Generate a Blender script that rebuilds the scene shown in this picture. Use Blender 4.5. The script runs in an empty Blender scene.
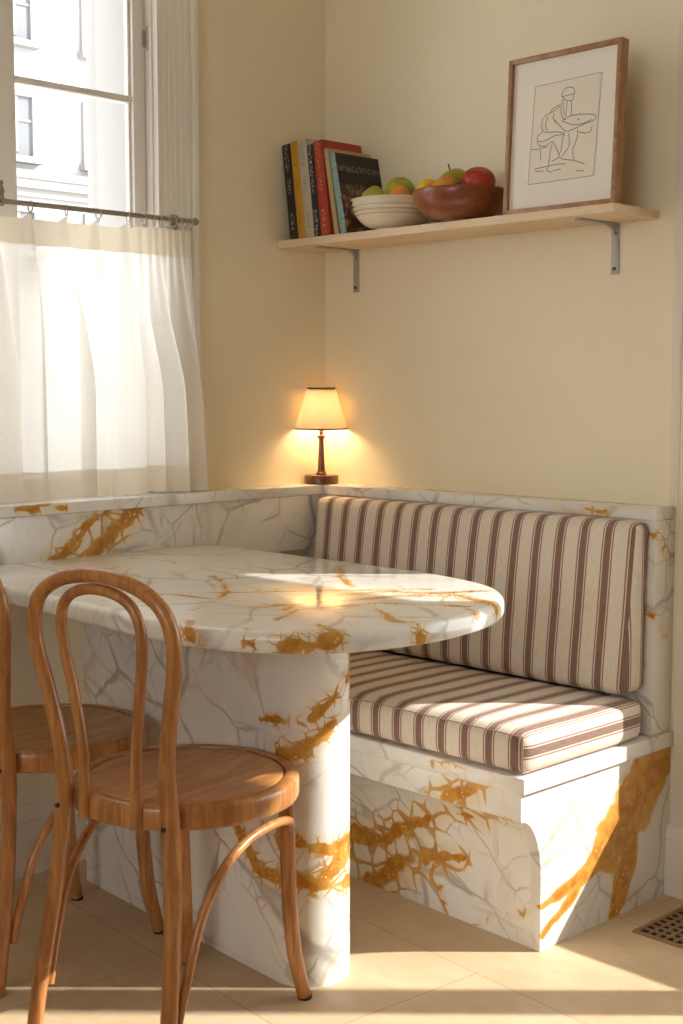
import bpy, bmesh, math, random
from mathutils import Vector, Matrix, noise as mnoise

# Working units: all coordinates below are multiplied by S to become metres.
S = 0.9
rad = math.radians
scene = bpy.context.scene
COL = scene.collection
random.seed(7)

# ------------------------------------------------------------------ materials
class NT:
    def __init__(self, name):
        self.m = bpy.data.materials.new(name)
        self.m.use_nodes = True
        self.t = self.m.node_tree
        self.t.nodes.clear()
        self.out = self.t.nodes.new('ShaderNodeOutputMaterial')

    def n(self, typ, **kw):
        nd = self.t.nodes.new(typ)
        for k, v in kw.items():
            setattr(nd, k, v)
        return nd

    def put(self, sock, v):
        if hasattr(v, 'is_output') or isinstance(v, bpy.types.NodeSocket):
            self.t.links.new(v, sock)
        else:
            if sock.type == 'RGBA' and not isinstance(v, (int, float)) and len(v) == 3:
                v = (*v, 1.0)
            sock.default_value = v

    def math(self, op, a, b=None, c=None, clamp=False):
        nd = self.n('ShaderNodeMath', operation=op, use_clamp=clamp)
        self.put(nd.inputs[0], a)
        if b is not None: self.put(nd.inputs[1], b)
        if c is not None: self.put(nd.inputs[2], c)
        return nd.outputs[0]

    def vm(self, op, a, b=None, out=0, scale=None):
        nd = self.n('ShaderNodeVectorMath', operation=op)
        self.put(nd.inputs[0], a)
        if b is not None: self.put(nd.inputs[1], b)
        if scale is not None: self.put(nd.inputs['Scale'], scale)
        return nd.outputs[out]

    def noise(self, vec, scale, detail=2.0, rough=0.5, dist=0.0, color=False):
        nd = self.n('ShaderNodeTexNoise')
        self.put(nd.inputs['Vector'], vec)
        nd.inputs['Scale'].default_value = scale
        nd.inputs['Detail'].default_value = detail
        nd.inputs['Roughness'].default_value = rough
        nd.inputs['Distortion'].default_value = dist
        return nd.outputs['Color' if color else 'Fac']

    def voro(self, vec, scale, feature='DISTANCE_TO_EDGE', out='Distance'):
        nd = self.n('ShaderNodeTexVoronoi', feature=feature)
        self.put(nd.inputs['Vector'], vec)
        nd.inputs['Scale'].default_value = scale
        return nd.outputs[out]

    def step(self, v, a, b, va=0.0, vb=1.0):
        nd = self.n('ShaderNodeMapRange', interpolation_type='SMOOTHSTEP')
        self.put(nd.inputs[0], v)
        for i, q in zip((1, 2, 3, 4), (a, b, va, vb)):
            self.put(nd.inputs[i], q)
        return nd.outputs[0]

    def mix(self, f, a, b, blend='MIX'):
        nd = self.n('ShaderNodeMix', data_type='RGBA', blend_type=blend)
        self.put(nd.inputs[0], f)
        self.put(nd.inputs[6], a)
        self.put(nd.inputs[7], b)
        return nd.outputs[2]

    def bump(self, h, strength=0.1, dist=0.01):
        nd = self.n('ShaderNodeBump')
        nd.inputs['Strength'].default_value = strength
        nd.inputs['Distance'].default_value = dist
        self.put(nd.inputs['Height'], h)
        return nd.outputs[0]

    def principled(self, color, rough=0.5, metal=0.0, normal=None, spec=0.5, coat=0.0, coat_rough=0.1, sheen=0.0):
        nd = self.n('ShaderNodeBsdfPrincipled')
        self.put(nd.inputs['Base Color'], color)
        self.put(nd.inputs['Roughness'], rough)
        nd.inputs['Metallic'].default_value = metal
        nd.inputs['Specular IOR Level'].default_value = spec
        nd.inputs['Coat Weight'].default_value = coat
        nd.inputs['Coat Roughness'].default_value = coat_rough
        nd.inputs['Sheen Weight'].default_value = sheen
        if normal is not None: self.put(nd.inputs['Normal'], normal)
        return nd.outputs[0]

    def surf(self, sh):
        self.t.links.new(sh, self.out.inputs['Surface'])
        return self.m

    def pos(self):
        g = self.n('ShaderNodeNewGeometry')
        return self.vm('SCALE', g.outputs['Position'], scale=1.0 / S)

    def obj(self):
        return self.n('ShaderNodeTexCoord').outputs['Object']

    def uv(self):
        return self.n('ShaderNodeTexCoord').outputs['UV']


def plain(name, color, rough=0.5, metal=0.0, var=0.06, scale=25, bump=0.0, spec=0.5, coat=0.0):
    q = NT(name)
    o = q.obj()
    f = q.noise(o, scale, 3)
    c2 = tuple(max(0, c * (1 - var * 2)) for c in color)
    col = q.mix(f, c2, color)
    nrm = q.bump(f, bump, 0.002) if bump else None
    return q.surf(q.principled(col, rough, metal, nrm, spec, coat))


def lin(r, g, b):
    f = lambda c: (c / 255 / 12.92) if c / 255 <= 0.04045 else ((c / 255 + 0.055) / 1.055) ** 2.4
    return (f(r), f(g), f(b))


def marble(name, segs, seed=0.0, rough=0.16, gold_hair=0.5, grey=1.0, core=0.45, web=1.3, nsc=22.0):
    q = NT(name)
    P0 = q.pos()
    P = q.vm('ADD', P0, (seed * 3.1, seed * 1.7, -seed * 2.3))
    w1 = q.vm('SUBTRACT', q.noise(P, 4.0, 2, color=True), (0.5, 0.5, 0.5))
    w2 = q.vm('SUBTRACT', q.noise(P, 15.0, 3, color=True), (0.5, 0.5, 0.5))
    warp = q.vm('ADD', q.vm('SCALE', w1, scale=0.07), q.vm('SCALE', w2, scale=0.022))
    PW = q.vm('ADD', P0, warp)
    b = None
    for (A, B, wa, wb) in segs:
        A = Vector(A); B = Vector(B); BA = B - A
        pa = q.vm('SUBTRACT', PW, tuple(A))
        h = q.math('DIVIDE', q.vm('DOT_PRODUCT', pa, tuple(BA), out=1), max(BA.dot(BA), 1e-6), clamp=True)
        proj = q.vm('SCALE', tuple(BA), scale=h)
        d = q.vm('DISTANCE', pa, proj, out=1)
        r = q.math('DIVIDE', d, q.math('MULTIPLY_ADD', h, wb - wa, wa))
        b = r if b is None else q.math('MINIMUM', b, r)
    # white ground with soft clouds
    cloud = q.noise(P, 2.3, 4, 0.6)
    base = q.mix(q.step(cloud, 0.35, 0.72), lin(241, 238, 231), lin(222, 218, 211))
    speck = q.noise(P, 60, 3, 0.7)
    base = q.mix(q.step(speck, 0.62, 0.78, 0, 0.22), base, lin(180, 172, 160))
    # diagonal grey veining: stretched cell edges, broken up by masks
    def net(euler, stretch, scale, wob):
        rt = q.n('ShaderNodeVectorRotate', rotation_type='EULER_XYZ')
        q.put(rt.inputs['Vector'], q.vm('ADD', q.vm('ADD', P, q.vm('SCALE', w1, scale=wob)), q.vm('SCALE', w2, scale=0.018)))
        rt.inputs['Rotation'].default_value = tuple(rad(e) for e in euler)
        return q.voro(q.vm('MULTIPLY', rt.outputs[0], stretch), scale)
    brk = q.step(q.noise(P, 9, 3, 0.6), 0.38, 0.62)
    e1 = net((42, 38, 15), (1.0, 1.0, 0.40), 4.2, 0.10)
    e2 = net((-30, 50, 60), (1.0, 1.0, 0.45), 6.5, 0.12)
    e3 = net((55, -20, 35), (1.0, 1.0, 0.35), 11.0, 0.10)
    l1 = q.math('MULTIPLY', q.step(e1, 0.0, q.step(brk, 0.0, 1.0, 0.016, 0.045), 1, 0), q.step(q.noise(P, 2.6, 2), 0.40, 0.56))
    l2 = q.math('MULTIPLY', q.step(e2, 0.0, 0.030, 1, 0), q.step(q.noise(P, 3.7, 2), 0.50, 0.62))
    l3 = q.math('MULTIPLY', q.step(e3, 0.0, 0.045, 1, 0), q.math('MULTIPLY', q.step(q.noise(P, 4.4, 2), 0.50, 0.62), brk))
    st = q.noise(q.vm('MULTIPLY', PW, (9.0, 9.0, 3.0)), 1.6, 4, 0.65, 0.8)
    g = q.math('MAXIMUM', q.math('MULTIPLY', l1, 0.62), q.math('MULTIPLY', l2, 0.5))
    g = q.math('MAXIMUM', g, q.math('MULTIPLY', l3, 0.42))
    g = q.math('MAXIMUM', g, q.math('MULTIPLY', q.step(st, 0.58, 0.72), 0.2))
    col = q.mix(q.math('MULTIPLY', g, grey), base, lin(140, 128, 116))
    e4 = net((15, 62, -40), (1.0, 1.0, 0.30), 4.6, 0.12)
    l4 = q.math('MULTIPLY', q.step(e4, 0.0, 0.028, 1, 0), q.step(q.noise(P, 3.1, 1), 0.48, 0.58))
    col = q.mix(q.math('MULTIPLY', l4, gold_hair), col, lin(204, 164, 92))
    if b is not None:
        cell = q.voro(q.vm('ADD', q.vm('ADD', P, q.vm('SCALE', w1, scale=0.12)), q.vm('SCALE', w2, scale=0.012)), nsc)
        nb = q.math('ADD', b, q.math('MULTIPLY', q.math('SUBTRACT', q.noise(P, 18, 2, 0.5), 0.5), 1.0))
        cor = q.step(nb, core - 0.10, core + 0.06, 1, 0)
        wid = q.step(b, 0.0, web, 0.14, 0.022)
        wb_ = q.math('MULTIPLY', q.step(q.math('DIVIDE', cell, wid), 0.55, 1.0, 1, 0), q.step(nb, web * 0.55, web, 1, 0))
        halo = q.step(nb, 0.3, 1.6, 0.55, 0)
        col = q.mix(halo, col, lin(230, 204, 154))
        gc = q.mix(q.step(q.noise(P, 30, 3, 0.6), 0.35, 0.65), lin(180, 118, 42), lin(206, 152, 70))
        gc = q.mix(q.step(b, 0.3, 1.1), gc, lin(208, 160, 78))
        gc = q.mix(q.math('MULTIPLY', q.step(q.voro(P, 75, 'F1'), 0.10, 0.26, 1, 0), q.step(q.noise(P, 14, 2), 0.46, 0.6)), gc, lin(240, 212, 140))
        col = q.mix(q.math('MAXIMUM', cor, q.math('MULTIPLY', wb_, 0.9)), col, gc)
    return q.surf(q.principled(col, rough, 0, None, 0.5))


def seg_chain(pts, ws):
    return [(pts[i], pts[i + 1], ws[i], ws[i + 1]) for i in range(len(pts) - 1)]


def wood(name, c1, c2, axis=(6, 6, 60), rough=0.35, coat=0.25, bump=0.05, use_uv=False):
    q = NT(name)
    o = q.uv() if use_uv else q.obj()
    v = q.vm('MULTIPLY', o, axis)
    f = q.noise(v, 1.0, 5, 0.6, 0.6)
    f2 = q.noise(v, 4.0, 3, 0.6)
    big = q.noise(o, 5, 2)
    t = q.math('ADD', q.math('MULTIPLY', f, 0.7), q.math('MULTIPLY', f2, 0.3))
    col = q.mix(q.step(t, 0.35, 0.68), c1, c2)
    col = q.mix(q.step(big, 0.4, 0.7, 0, 0.35), col, c1)
    return q.surf(q.principled(col, rough, 0, q.bump(f2, bump, 0.002), 0.5, coat, 0.15))


PERIOD = 0.0708
def stripes(name):
    q = NT(name)
    sp = q.n('ShaderNodeSeparateXYZ')
    q.put(sp.inputs[0], q.uv())
    u = sp.outputs[0]
    wob = q.math('MULTIPLY', q.math('SUBTRACT', q.noise(q.uv(), 300, 1), 0.5), 0.012)
    fr = q.math('FRACT', q.math('ADD', q.math('DIVIDE', q.math('SUBTRACT', u, 1.236), PERIOD), 100.5))
    t = q.math('ADD', q.math('ABSOLUTE', q.math('SUBTRACT', fr, 0.5)), wob)
    dark = q.step(t, 0.125, 0.145, 1, 0)
    thin = q.math('MULTIPLY', q.step(t, 0.168, 0.178), q.step(t, 0.222, 0.235, 1, 0))
    slub = q.noise(q.vm('MULTIPLY', q.uv(), (900, 40, 1)), 1.0, 3, 0.6)
    base = q.mix(q.step(slub, 0.3, 0.7), lin(232, 222, 206), lin(214, 203, 185))
    dk = q.mix(q.step(slub, 0.3, 0.7), lin(122, 94, 84), lin(152, 122, 108))
    th = q.mix(q.step(slub, 0.3, 0.7), lin(150, 108, 94), lin(176, 134, 118))
    inner = q.math('MULTIPLY', q.step(t, 0.045, 0.05), q.step(t, 0.06, 0.065, 1, 0))
    dk = q.mix(q.math('MULTIPLY', inner, 0.35), dk, lin(165, 130, 115))
    col = q.mix(dark, base, dk)
    col = q.mix(thin, col, th)
    wave = q.noise(q.vm('MULTIPLY', q.uv(), (1400, 1400, 1)), 1.0, 1)
    return q.surf(q.principled(col, 0.92, 0, q.bump(wave, 0.35, 0.0015), 0.2, sheen=0.15))


M = {}
M['wall'] = None
def wall_mat(name, c, c2=None):
    q = NT(name)
    P = q.pos()
    f = q.noise(P, 1.7, 4, 0.55)
    col = q.mix(q.step(f, 0.3, 0.7), c, c2 or tuple(v * 0.95 for v in c))
    return q.surf(q.principled(col, 0.62, 0, q.bump(q.noise(P, 90, 3), 0.06, 0.002), 0.35))
M['wall'] = wall_mat('cream_wall_paint', lin(238, 227, 199))
M['wall_dark'] = wall_mat('fill_lowering_wall_paint', lin(128, 112, 86))  # darker tone made up for the unseen walls to lower the frontal fill
M['ceiling'] = wall_mat('ceiling_paint', lin(232, 224, 205))
M['trim'] = wall_mat('trim_paint', lin(228, 219, 204))
M['casing'] = wall_mat('window_paint', lin(236, 231, 222))
M['sash'] = wall_mat('sash_paint', lin(234, 230, 223))
M['stone_out'] = wall_mat('exterior_stone', lin(158, 157, 155))

def floor_mat():
    q = NT('limestone_floor')
    P = q.pos()
    bt = q.n('ShaderNodeTexBrick')
    mp = q.n('ShaderNodeMapping')
    q.put(mp.inputs['Vector'], P)
    mp.inputs['Rotation'].default_value = (0, 0, rad(5))
    mp.inputs['Location'].default_value = (0.18, 0.12, 0)
    q.put(bt.inputs['Vector'], mp.outputs[0])
    bt.inputs['Scale'].default_value = 1.0
    bt.inputs['Brick Width'].default_value = 0.98
    bt.inputs['Row Height'].default_value = 0.49
    bt.inputs['Mortar Size'].default_value = 0.0022
    bt.inputs['Mortar Smooth'].default_value = 0.4
    bt.inputs['Color1'].default_value = (0.0, 0, 0, 1)
    bt.inputs['Color2'].default_value = (1, 1, 1, 1)
    bt.inputs['Mortar'].default_value = (0.5, 0.5, 0.5, 1)
    f = q.noise(P, 2.6, 5, 0.62)
    f2 = q.noise(q.vm('MULTIPLY', P, (14, 40, 14)), 1.0, 4, 0.6)
    c = q.mix(q.step(f, 0.3, 0.7), lin(208, 186, 154), lin(190, 164, 130))
    c = q.mix(q.step(f2, 0.45, 0.75, 0, 0.35), c, lin(182, 154, 118))
    c = q.mix(q.math('MULTIPLY', bt.outputs['Color'], 0.10), c, lin(226, 208, 178))
    pits = q.step(q.voro(P, 38, 'F1'), 0.05, 0.14, 1, 0)
    pits = q.math('MULTIPLY', pits, q.step(q.noise(P, 5, 2), 0.5, 0.65))
    c = q.mix(q.math('MULTIPLY', pits, 0.45), c, lin(150, 122, 90))
    c = q.mix(q.math('MULTIPLY', bt.outputs['Fac'], 0.6), c, lin(150, 124, 94))
    return q.surf(q.principled(c, q.step(f, 0.2, 0.8, 0.42, 0.58), 0, q.bump(q.math('SUBTRACT', f2, bt.outputs['Fac']), 0.05, 0.002), 0.4))
M['floor'] = floor_mat()

M['chair'] = wood('bentwood_beech', lin(152, 94, 46), lin(202, 142, 80), axis=(40, 40, 4), rough=0.34, coat=0.35)
M['seat'] = wood('beech_seat_ply', lin(166, 108, 54), lin(206, 150, 86), axis=(34, 5, 34), rough=0.38, coat=0.35)
M['shelf'] = wood('pale_oak', lin(220, 194, 160), lin(236, 214, 184), axis=(4, 55, 55), rough=0.55, coat=0.0)
M['frame'] = wood('walnut_frame', lin(136, 94, 56), lin(176, 130, 86), axis=(20, 60, 20), rough=0.42, coat=0.1)
M['bowlwood'] = wood('turned_bowl_wood', lin(112, 54, 28), lin(158, 88, 50), axis=(26, 26, 26), rough=0.36, coat=0.3)
M['lampwood'] = wood('dark_lamp_wood', lin(88, 48, 28), lin(124, 74, 44), axis=(40, 40, 8), rough=0.35, coat=0.4)
M['stripe'] = stripes('striped_linen')
M['piping'] = plain('brown_piping', lin(112, 76, 68), 0.9)
M['seam'] = plain('seam_piping', lin(176, 150, 132), 0.9)
M['steel'] = plain('galvanised_steel', lin(178, 174, 170), 0.45, 0.4)
M['screw'] = plain('dark_screw', lin(82, 62, 48), 0.4, 0.7)
M['bronze'] = plain('aged_bronze_rod', lin(150, 138, 122), 0.45, 0.3)
M['ring'] = plain('nickel_ring', lin(182, 172, 158), 0.4, 0.3)
M['brass'] = plain('aged_brass', lin(128, 92, 52), 0.35, 0.8)
def ceramic():
    q = NT('cream_glaze'); sp = q.n('ShaderNodeSeparateXYZ'); q.put(sp.inputs[0], q.obj())
    z = sp.outputs[2]; m_ = None
    for zz in (0.0405, 0.0520, 0.0640):
        d = q.step(q.math('ABSOLUTE', q.math('SUBTRACT', z, zz * S)), 0.0006, 0.0013, 1, 0)
        m_ = d if m_ is None else q.math('MAXIMUM', m_, d)
    c = q.mix(q.noise(q.obj(), 14, 3), lin(214, 200, 174), lin(232, 222, 202))
    return q.surf(q.principled(q.mix(q.math('MULTIPLY', m_, 0.75), c, lin(140, 118, 94)), 0.25, 0, None, 0.5, 0.3))
M['ceramic'] = ceramic()
M['paper'] = plain('book_pages', lin(222, 206, 170), 0.85, 0, 0.06, 60)
M['mat'] = plain('white_mat_board', lin(232, 224, 212), 0.8, 0, 0.02, 8)
M['sketchpaper'] = plain('sketch_paper', lin(229, 220, 203), 0.85, 0, 0.03, 20)
M['ink'] = plain('graphite_line', lin(118, 108, 98), 0.8)
M['vent'] = plain('cast_iron_vent', lin(158, 126, 94), 0.55, 0.15, 0.12, 90, 0.2)
M['pit'] = plain('vent_shade_sheet', lin(26, 20, 15), 0.9)
M['foot'] = plain('dark_foot_pad', lin(58, 38, 26), 0.6)

def glass_mat():
    q = NT('window_glass')
    lw = q.n('ShaderNodeLayerWeight'); lw.inputs['Blend'].default_value = 0.12
    tr = q.n('ShaderNodeBsdfTransparent'); tr.inputs[0].default_value = (0.97, 0.98, 0.98, 1)
    gl = q.n('ShaderNodeBsdfGlossy'); gl.inputs['Roughness'].default_value = 0.02
    mx = q.n('ShaderNodeMixShader')
    q.put(mx.inputs[0], q.math('MULTIPLY', lw.outputs['Fresnel'], 0.6)); q.put(mx.inputs[1], tr.outputs[0]); q.put(mx.inputs[2], gl.outputs[0])
    return q.surf(mx.outputs[0])
M['glass'] = glass_mat()

def curtain_mat():
    q = NT('sheer_linen')
    uv = q.n('ShaderNodeSeparateXYZ'); q.put(uv.inputs[0], q.uv())
    v = uv.outputs[1]
    dbl = q.math('MAXIMUM', q.step(v, 0.895, 0.897), q.step(v, 0.098, 0.100, 1, 0))
    th = q.noise(q.vm('MULTIPLY', q.uv(), (600, 60, 1)), 1.0, 3, 0.6)
    th2 = q.noise(q.vm('MULTIPLY', q.uv(), (60, 500, 1)), 1.0, 3, 0.6)
    weave = q.math('MULTIPLY', q.math('ADD', th, th2), 0.5)
    col = q.mix(q.step(weave, 0.35, 0.65), lin(242, 237, 228), lin(228, 220, 208))
    df = q.n('ShaderNodeBsdfDiffuse'); q.put(df.inputs[0], col)
    tl = q.n('ShaderNodeBsdfTranslucent'); q.put(tl.inputs[0], q.mix(dbl, lin(242, 240, 236), lin(224, 210, 186)))
    m1 = q.n('ShaderNodeMixShader'); q.put(m1.inputs[0], q.math('MULTIPLY_ADD', dbl, -0.24, 0.66))
    q.put(m1.inputs[1], df.outputs[0]); q.put(m1.inputs[2], tl.outputs[0])
    tr = q.n('ShaderNodeBsdfTransparent')
    m2 = q.n('ShaderNodeMixShader')
    q.put(m2.inputs[0], q.math('MULTIPLY', q.step(weave, 0.3, 0.7, 0.20, 0.07), q.math('MULTIPLY_ADD', dbl, -0.75, 1.0)))
    q.put(m2.inputs[1], m1.outputs[0]); q.put(m2.inputs[2], tr.outputs[0])
    return q.surf(m2.outputs[0])
M['curtain'] = curtain_mat()

def shade_mat():
    q = NT('lampshade_fabric')
    col = q.mix(q.noise(q.vm('MULTIPLY', q.obj(), (120, 120, 300)), 1, 2), lin(222, 212, 192), lin(232, 223, 205))
    df = q.n('ShaderNodeBsdfDiffuse'); q.put(df.inputs[0], col)
    tl = q.n('ShaderNodeBsdfTranslucent'); q.put(tl.inputs[0], col)
    m1 = q.n('ShaderNodeMixShader'); m1.inputs[0].default_value = 0.38
    q.put(m1.inputs[1], df.outputs[0]); q.put(m1.inputs[2], tl.outputs[0])
    return q.surf(m1.outputs[0])
M['shade'] = shade_mat()

def emis(name, c, s):
    q = NT(name)
    e = q.n('ShaderNodeEmission'); q.put(e.inputs[0], c); e.inputs[1].default_value = s
    return q.surf(e.outputs[0])
M['bulb'] = emis('lit_bulb', (1.0, 0.72, 0.40), 9.0)

def fruit(name, c1, c2, scale=9, rough=0.38, spots=0.0, axis=(1, 1, 1)):
    q = NT(name)
    o = q.vm('MULTIPLY', q.obj(), axis)
    f = q.noise(o, scale, 3)
    col = q.mix(q.step(f, 0.38, 0.62), c1, c2)
    if spots:
        col = q.mix(q.math('MULTIPLY', q.step(q.voro(o, 160, 'F1'), 0.1, 0.2, 1, 0), spots), col, lin(240, 225, 150))
    return q.surf(q.principled(col, rough, 0, q.bump(q.noise(q.obj(), 260, 1), 0.08, 0.001), 0.4))
M['green'] = fruit('green_apple_skin', lin(142, 146, 34), lin(170, 168, 52), spots=0.5)
M['yellow'] = fruit('yellow_skin', lin(206, 160, 30), lin(222, 182, 52))
M['yellowgreen'] = fruit('yellow_green_skin', lin(186, 160, 40), lin(150, 140, 40), spots=0.3)
M['orange'] = fruit('orange_peel', lin(208, 128, 26), lin(220, 142, 40), 14)
M['peach'] = fruit('peach_skin', lin(196, 96, 34), lin(214, 150, 60), 14, 0.5)
M['plum'] = fruit('plum_skin', lin(62, 26, 22), lin(92, 38, 28))
M['red'] = fruit('red_apple_skin', lin(150, 36, 22), lin(190, 66, 34), 22, spots=0.25)
M['stem'] = plain('fruit_stem', lin(82, 66, 38), 0.8)

def spine_mat(name, bg, fg, dens=0.5, rough=0.5, cols=(1.0, 1.0)):
    """cover cloth with rows of illegible lettering blocks running down the spine (object space, z up)"""
    q = NT(name)
    sp = q.n('ShaderNodeSeparateXYZ'); q.put(sp.inputs[0], q.obj())
    nm = q.n('ShaderNodeSeparateXYZ'); q.put(nm.inputs[0], q.n('ShaderNodeTexCoord').outputs['Normal'])
    onspine = q.step(nm.outputs[1], -0.9, -0.7, 1, 0)
    o = q.obj()
    v = q.vm('MULTIPLY', o, (330, 0, 130))
    glyph = q.step(q.noise(v, 1.0, 2, 0.7), 0.545, 0.575)
    rowm = q.step(q.noise(q.vm('MULTIPLY', o, (0, 0, 16)), 1.0, 0), 0.52 - 0.1 * dens, 0.55 - 0.1 * dens)
    gx = q.n('ShaderNodeSeparateXYZ'); q.put(gx.inputs[0], q.n('ShaderNodeTexCoord').outputs['Generated'])
    cen = q.step(q.math('ABSOLUTE', q.math('SUBTRACT', gx.outputs[0], 0.5)), 0.20, 0.24, 1, 0)
    mask = q.math('MULTIPLY', q.math('MULTIPLY', q.math('MULTIPLY', glyph, rowm), onspine), cen)
    f = q.noise(o, 40, 3)
    base = q.mix(f, bg, tuple(c * 0.75 for c in bg))
    return q.surf(q.principled(q.mix(mask, base, fg), rough, 0, None, 0.4))
M['bk_black'] = spine_mat('book_black', lin(34, 28, 26), lin(190, 178, 160), 0.7)
M['bk_yellow'] = spine_mat('book_yellow', lin(204, 150, 46), lin(150, 92, 30), 0.7)
M['bk_white'] = spine_mat('book_white', lin(196, 186, 168), lin(128, 108, 90), 0.7)
M['bk_dark'] = spine_mat('book_charcoal', lin(38, 38, 42), lin(206, 200, 190), 1.2)
M['bk_red'] = spine_mat('book_red', lin(176, 62, 44), lin(212, 158, 110), 1.0)
M['bk_cream'] = spine_mat('book_cream', lin(190, 172, 122), lin(120, 96, 60), 0.5)

def cover_mat():
    """teal spine, black cover with a pale title band and a brown-orange still life"""
    q = NT('book_floral_cover')
    o = q.obj()
    sp = q.n('ShaderNodeSeparateXYZ'); q.put(sp.inputs[0], o)
    nm = q.n('ShaderNodeSeparateXYZ'); q.put(nm.inputs[0], q.n('ShaderNodeTexCoord').outputs['Normal'])
    spine = q.step(nm.outputs[1], -0.9, -0.7, 1, 0)
    z = sp.outputs[2]
    blob = q.voro(o, 38, 'F1')
    pic = q.mix(q.step(blob, 0.15, 0.5), lin(176, 120, 66), lin(74, 46, 28))
    pic = q.mix(q.step(q.noise(o, 55, 3), 0.52, 0.6), pic, lin(110, 98, 84))
    inpic = q.step(q.math('ADD', z, q.math('MULTIPLY', q.noise(o, 22, 2), 0.05)), 0.150, 0.156, 1, 0)
    black = lin(40, 32, 28)
    c = q.mix(inpic, black, pic)
    ttl = q.math('MULTIPLY', q.step(q.noise(q.vm('MULTIPLY', o, (0, 170, 130)), 1.0, 2, 0.6), 0.5, 0.55),
                 q.math('MULTIPLY', q.step(z, 0.164, 0.166), q.step(z, 0.180, 0.182, 1, 0)))
    c = q.mix(q.math('MULTIPLY', ttl, 0.8), c, lin(150, 134, 110))
    teal = q.mix(q.step(q.noise(q.vm('MULTIPLY', o, (300, 0, 120)), 1.0, 2), 0.5, 0.56), lin(118, 150, 152), lin(160, 176, 170))
    return q.surf(q.principled(q.mix(spine, c, teal), 0.45, 0, None, 0.4))
M['bk_floral'] = cover_mat()

# ------------------------------------------------------------------ mesh helpers
def link_mesh(name, bm, mat, parent=None, loc=None, smooth=True, angle=35, local=False):
    """bm is in working units (world unless local); returns an object whose origin is loc."""
    me = bpy.data.meshes.new(name)
    base = Vector(loc) if loc is not None else (Vector(parent['_o']) if (parent is not None and not local) else Vector((0, 0, 0)))
    if local: base = Vector((0, 0, 0))
    bmesh.ops.recalc_face_normals(bm, faces=bm.faces[:])
    for v in bm.verts:
        v.co = (v.co - base) * S
    bm.to_mesh(me); bm.free()
    for m in (mat if isinstance(mat, (list, tuple)) else [mat]):
        me.materials.append(m)
    o = bpy.data.objects.new(name, me)
    COL.objects.link(o)
    if parent is not None:
        o.parent = parent
        if loc is not None:
            o.location = (Vector(loc) - Vector(parent['_o'])) * S
    else:
        o.location = base * S
    if smooth:
        for p in me.polygons: p.use_smooth = True
        me.set_sharp_from_angle(angle=rad(angle))
    o['_o'] = list(base)
    return o


def tag(o, label=None, cat=None, group=None, kind=None):
    if label: o['label'] = label
    if cat: o['category'] = cat
    if group: o['group'] = group
    if kind: o['kind'] = kind
    return o


def root(name, loc, label, cat, group=None, rot=None):
    o = bpy.data.objects.new(name, None)
    o.empty_display_size = 0.05
    COL.objects.link(o)
    o.location = Vector(loc) * S
    if rot: o.rotation_euler = rot
    o['_o'] = list(loc)
    return tag(o, label, cat, group)


def box(bm, lo, hi, bev=0.0, seg=2):
    t = bmesh.new()
    bmesh.ops.create_cube(t, size=1)
    lo = Vector(lo); hi = Vector(hi)
    for v in t.verts:
        v.co = Vector(((lo[i] + hi[i]) / 2 + v.co[i] * (hi[i] - lo[i]) for i in range(3)))
    if bev:
        bmesh.ops.bevel(t, geom=t.edges[:], offset=bev, segments=seg, profile=0.5, affect='EDGES')
    merge(bm, t)


def merge(bm, t, mat=None):
    me = bpy.data.meshes.new('tmp')
    t.to_mesh(me); t.free()
    if mat is not None: me.transform(mat)
    bm.from_mesh(me)
    bpy.data.meshes.remove(me)


def BM(): return bmesh.new()


def boxo(name, lo, hi, mat, parent=None, bev=0.003, seg=2, **k):
    bm = BM(); box(bm, lo, hi, bev, seg)
    return link_mesh(name, bm, mat, parent, **k)


def prism(bm, pts, axis, a, b, bev=0.0):
    """extrude closed 2D polygon pts along axis (0 x,1 y,2 z) from a to b."""
    def mk(p, t):
        if axis == 0: return (t, p[0], p[1])
        if axis == 1: return (p[0], t, p[1])
        return (p[0], p[1], t)
    t = BM()
    A = [t.verts.new(mk(p, a)) for p in pts]
    B = [t.verts.new(mk(p, b)) for p in pts]
    t.faces.new(A); t.faces.new(B[::-1])
    n = len(pts)
    for i in range(n):
        t.faces.new((A[i], B[i], B[(i + 1) % n], A[(i + 1) % n]))
    bmesh.ops.recalc_face_normals(t, faces=t.faces[:])
    if bev:
        ed = [e for e in t.edges if len(e.link_faces) == 2 and e.calc_face_angle(0) > rad(40)]
        bmesh.ops.bevel(t, geom=ed, offset=bev, segments=2, profile=0.5, affect='EDGES')
    merge(bm, t)


def catmull(P, n=8, closed=False):
    P = [Vector(p) for p in P]
    out = []
    N = len(P)
    rng = N if closed else N - 1
    for i in range(rng):
        if closed:
            a, b, c, d = P[(i - 1) % N], P[i], P[(i + 1) % N], P[(i + 2) % N]
        else:
            b, c = P[i], P[i + 1]
            a = P[i - 1] if i > 0 else b * 2 - c
            d = P[i + 2] if i + 2 < N else c * 2 - b
        for k in range(n):
            t = k / n
            out.append(0.5 * ((2 * b) + (c - a) * t + (2 * a - 5 * b + 4 * c - d) * t * t + (3 * b - a - 3 * c + d) * t ** 3))
    if not closed: out.append(P[-1])
    return out


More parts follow.
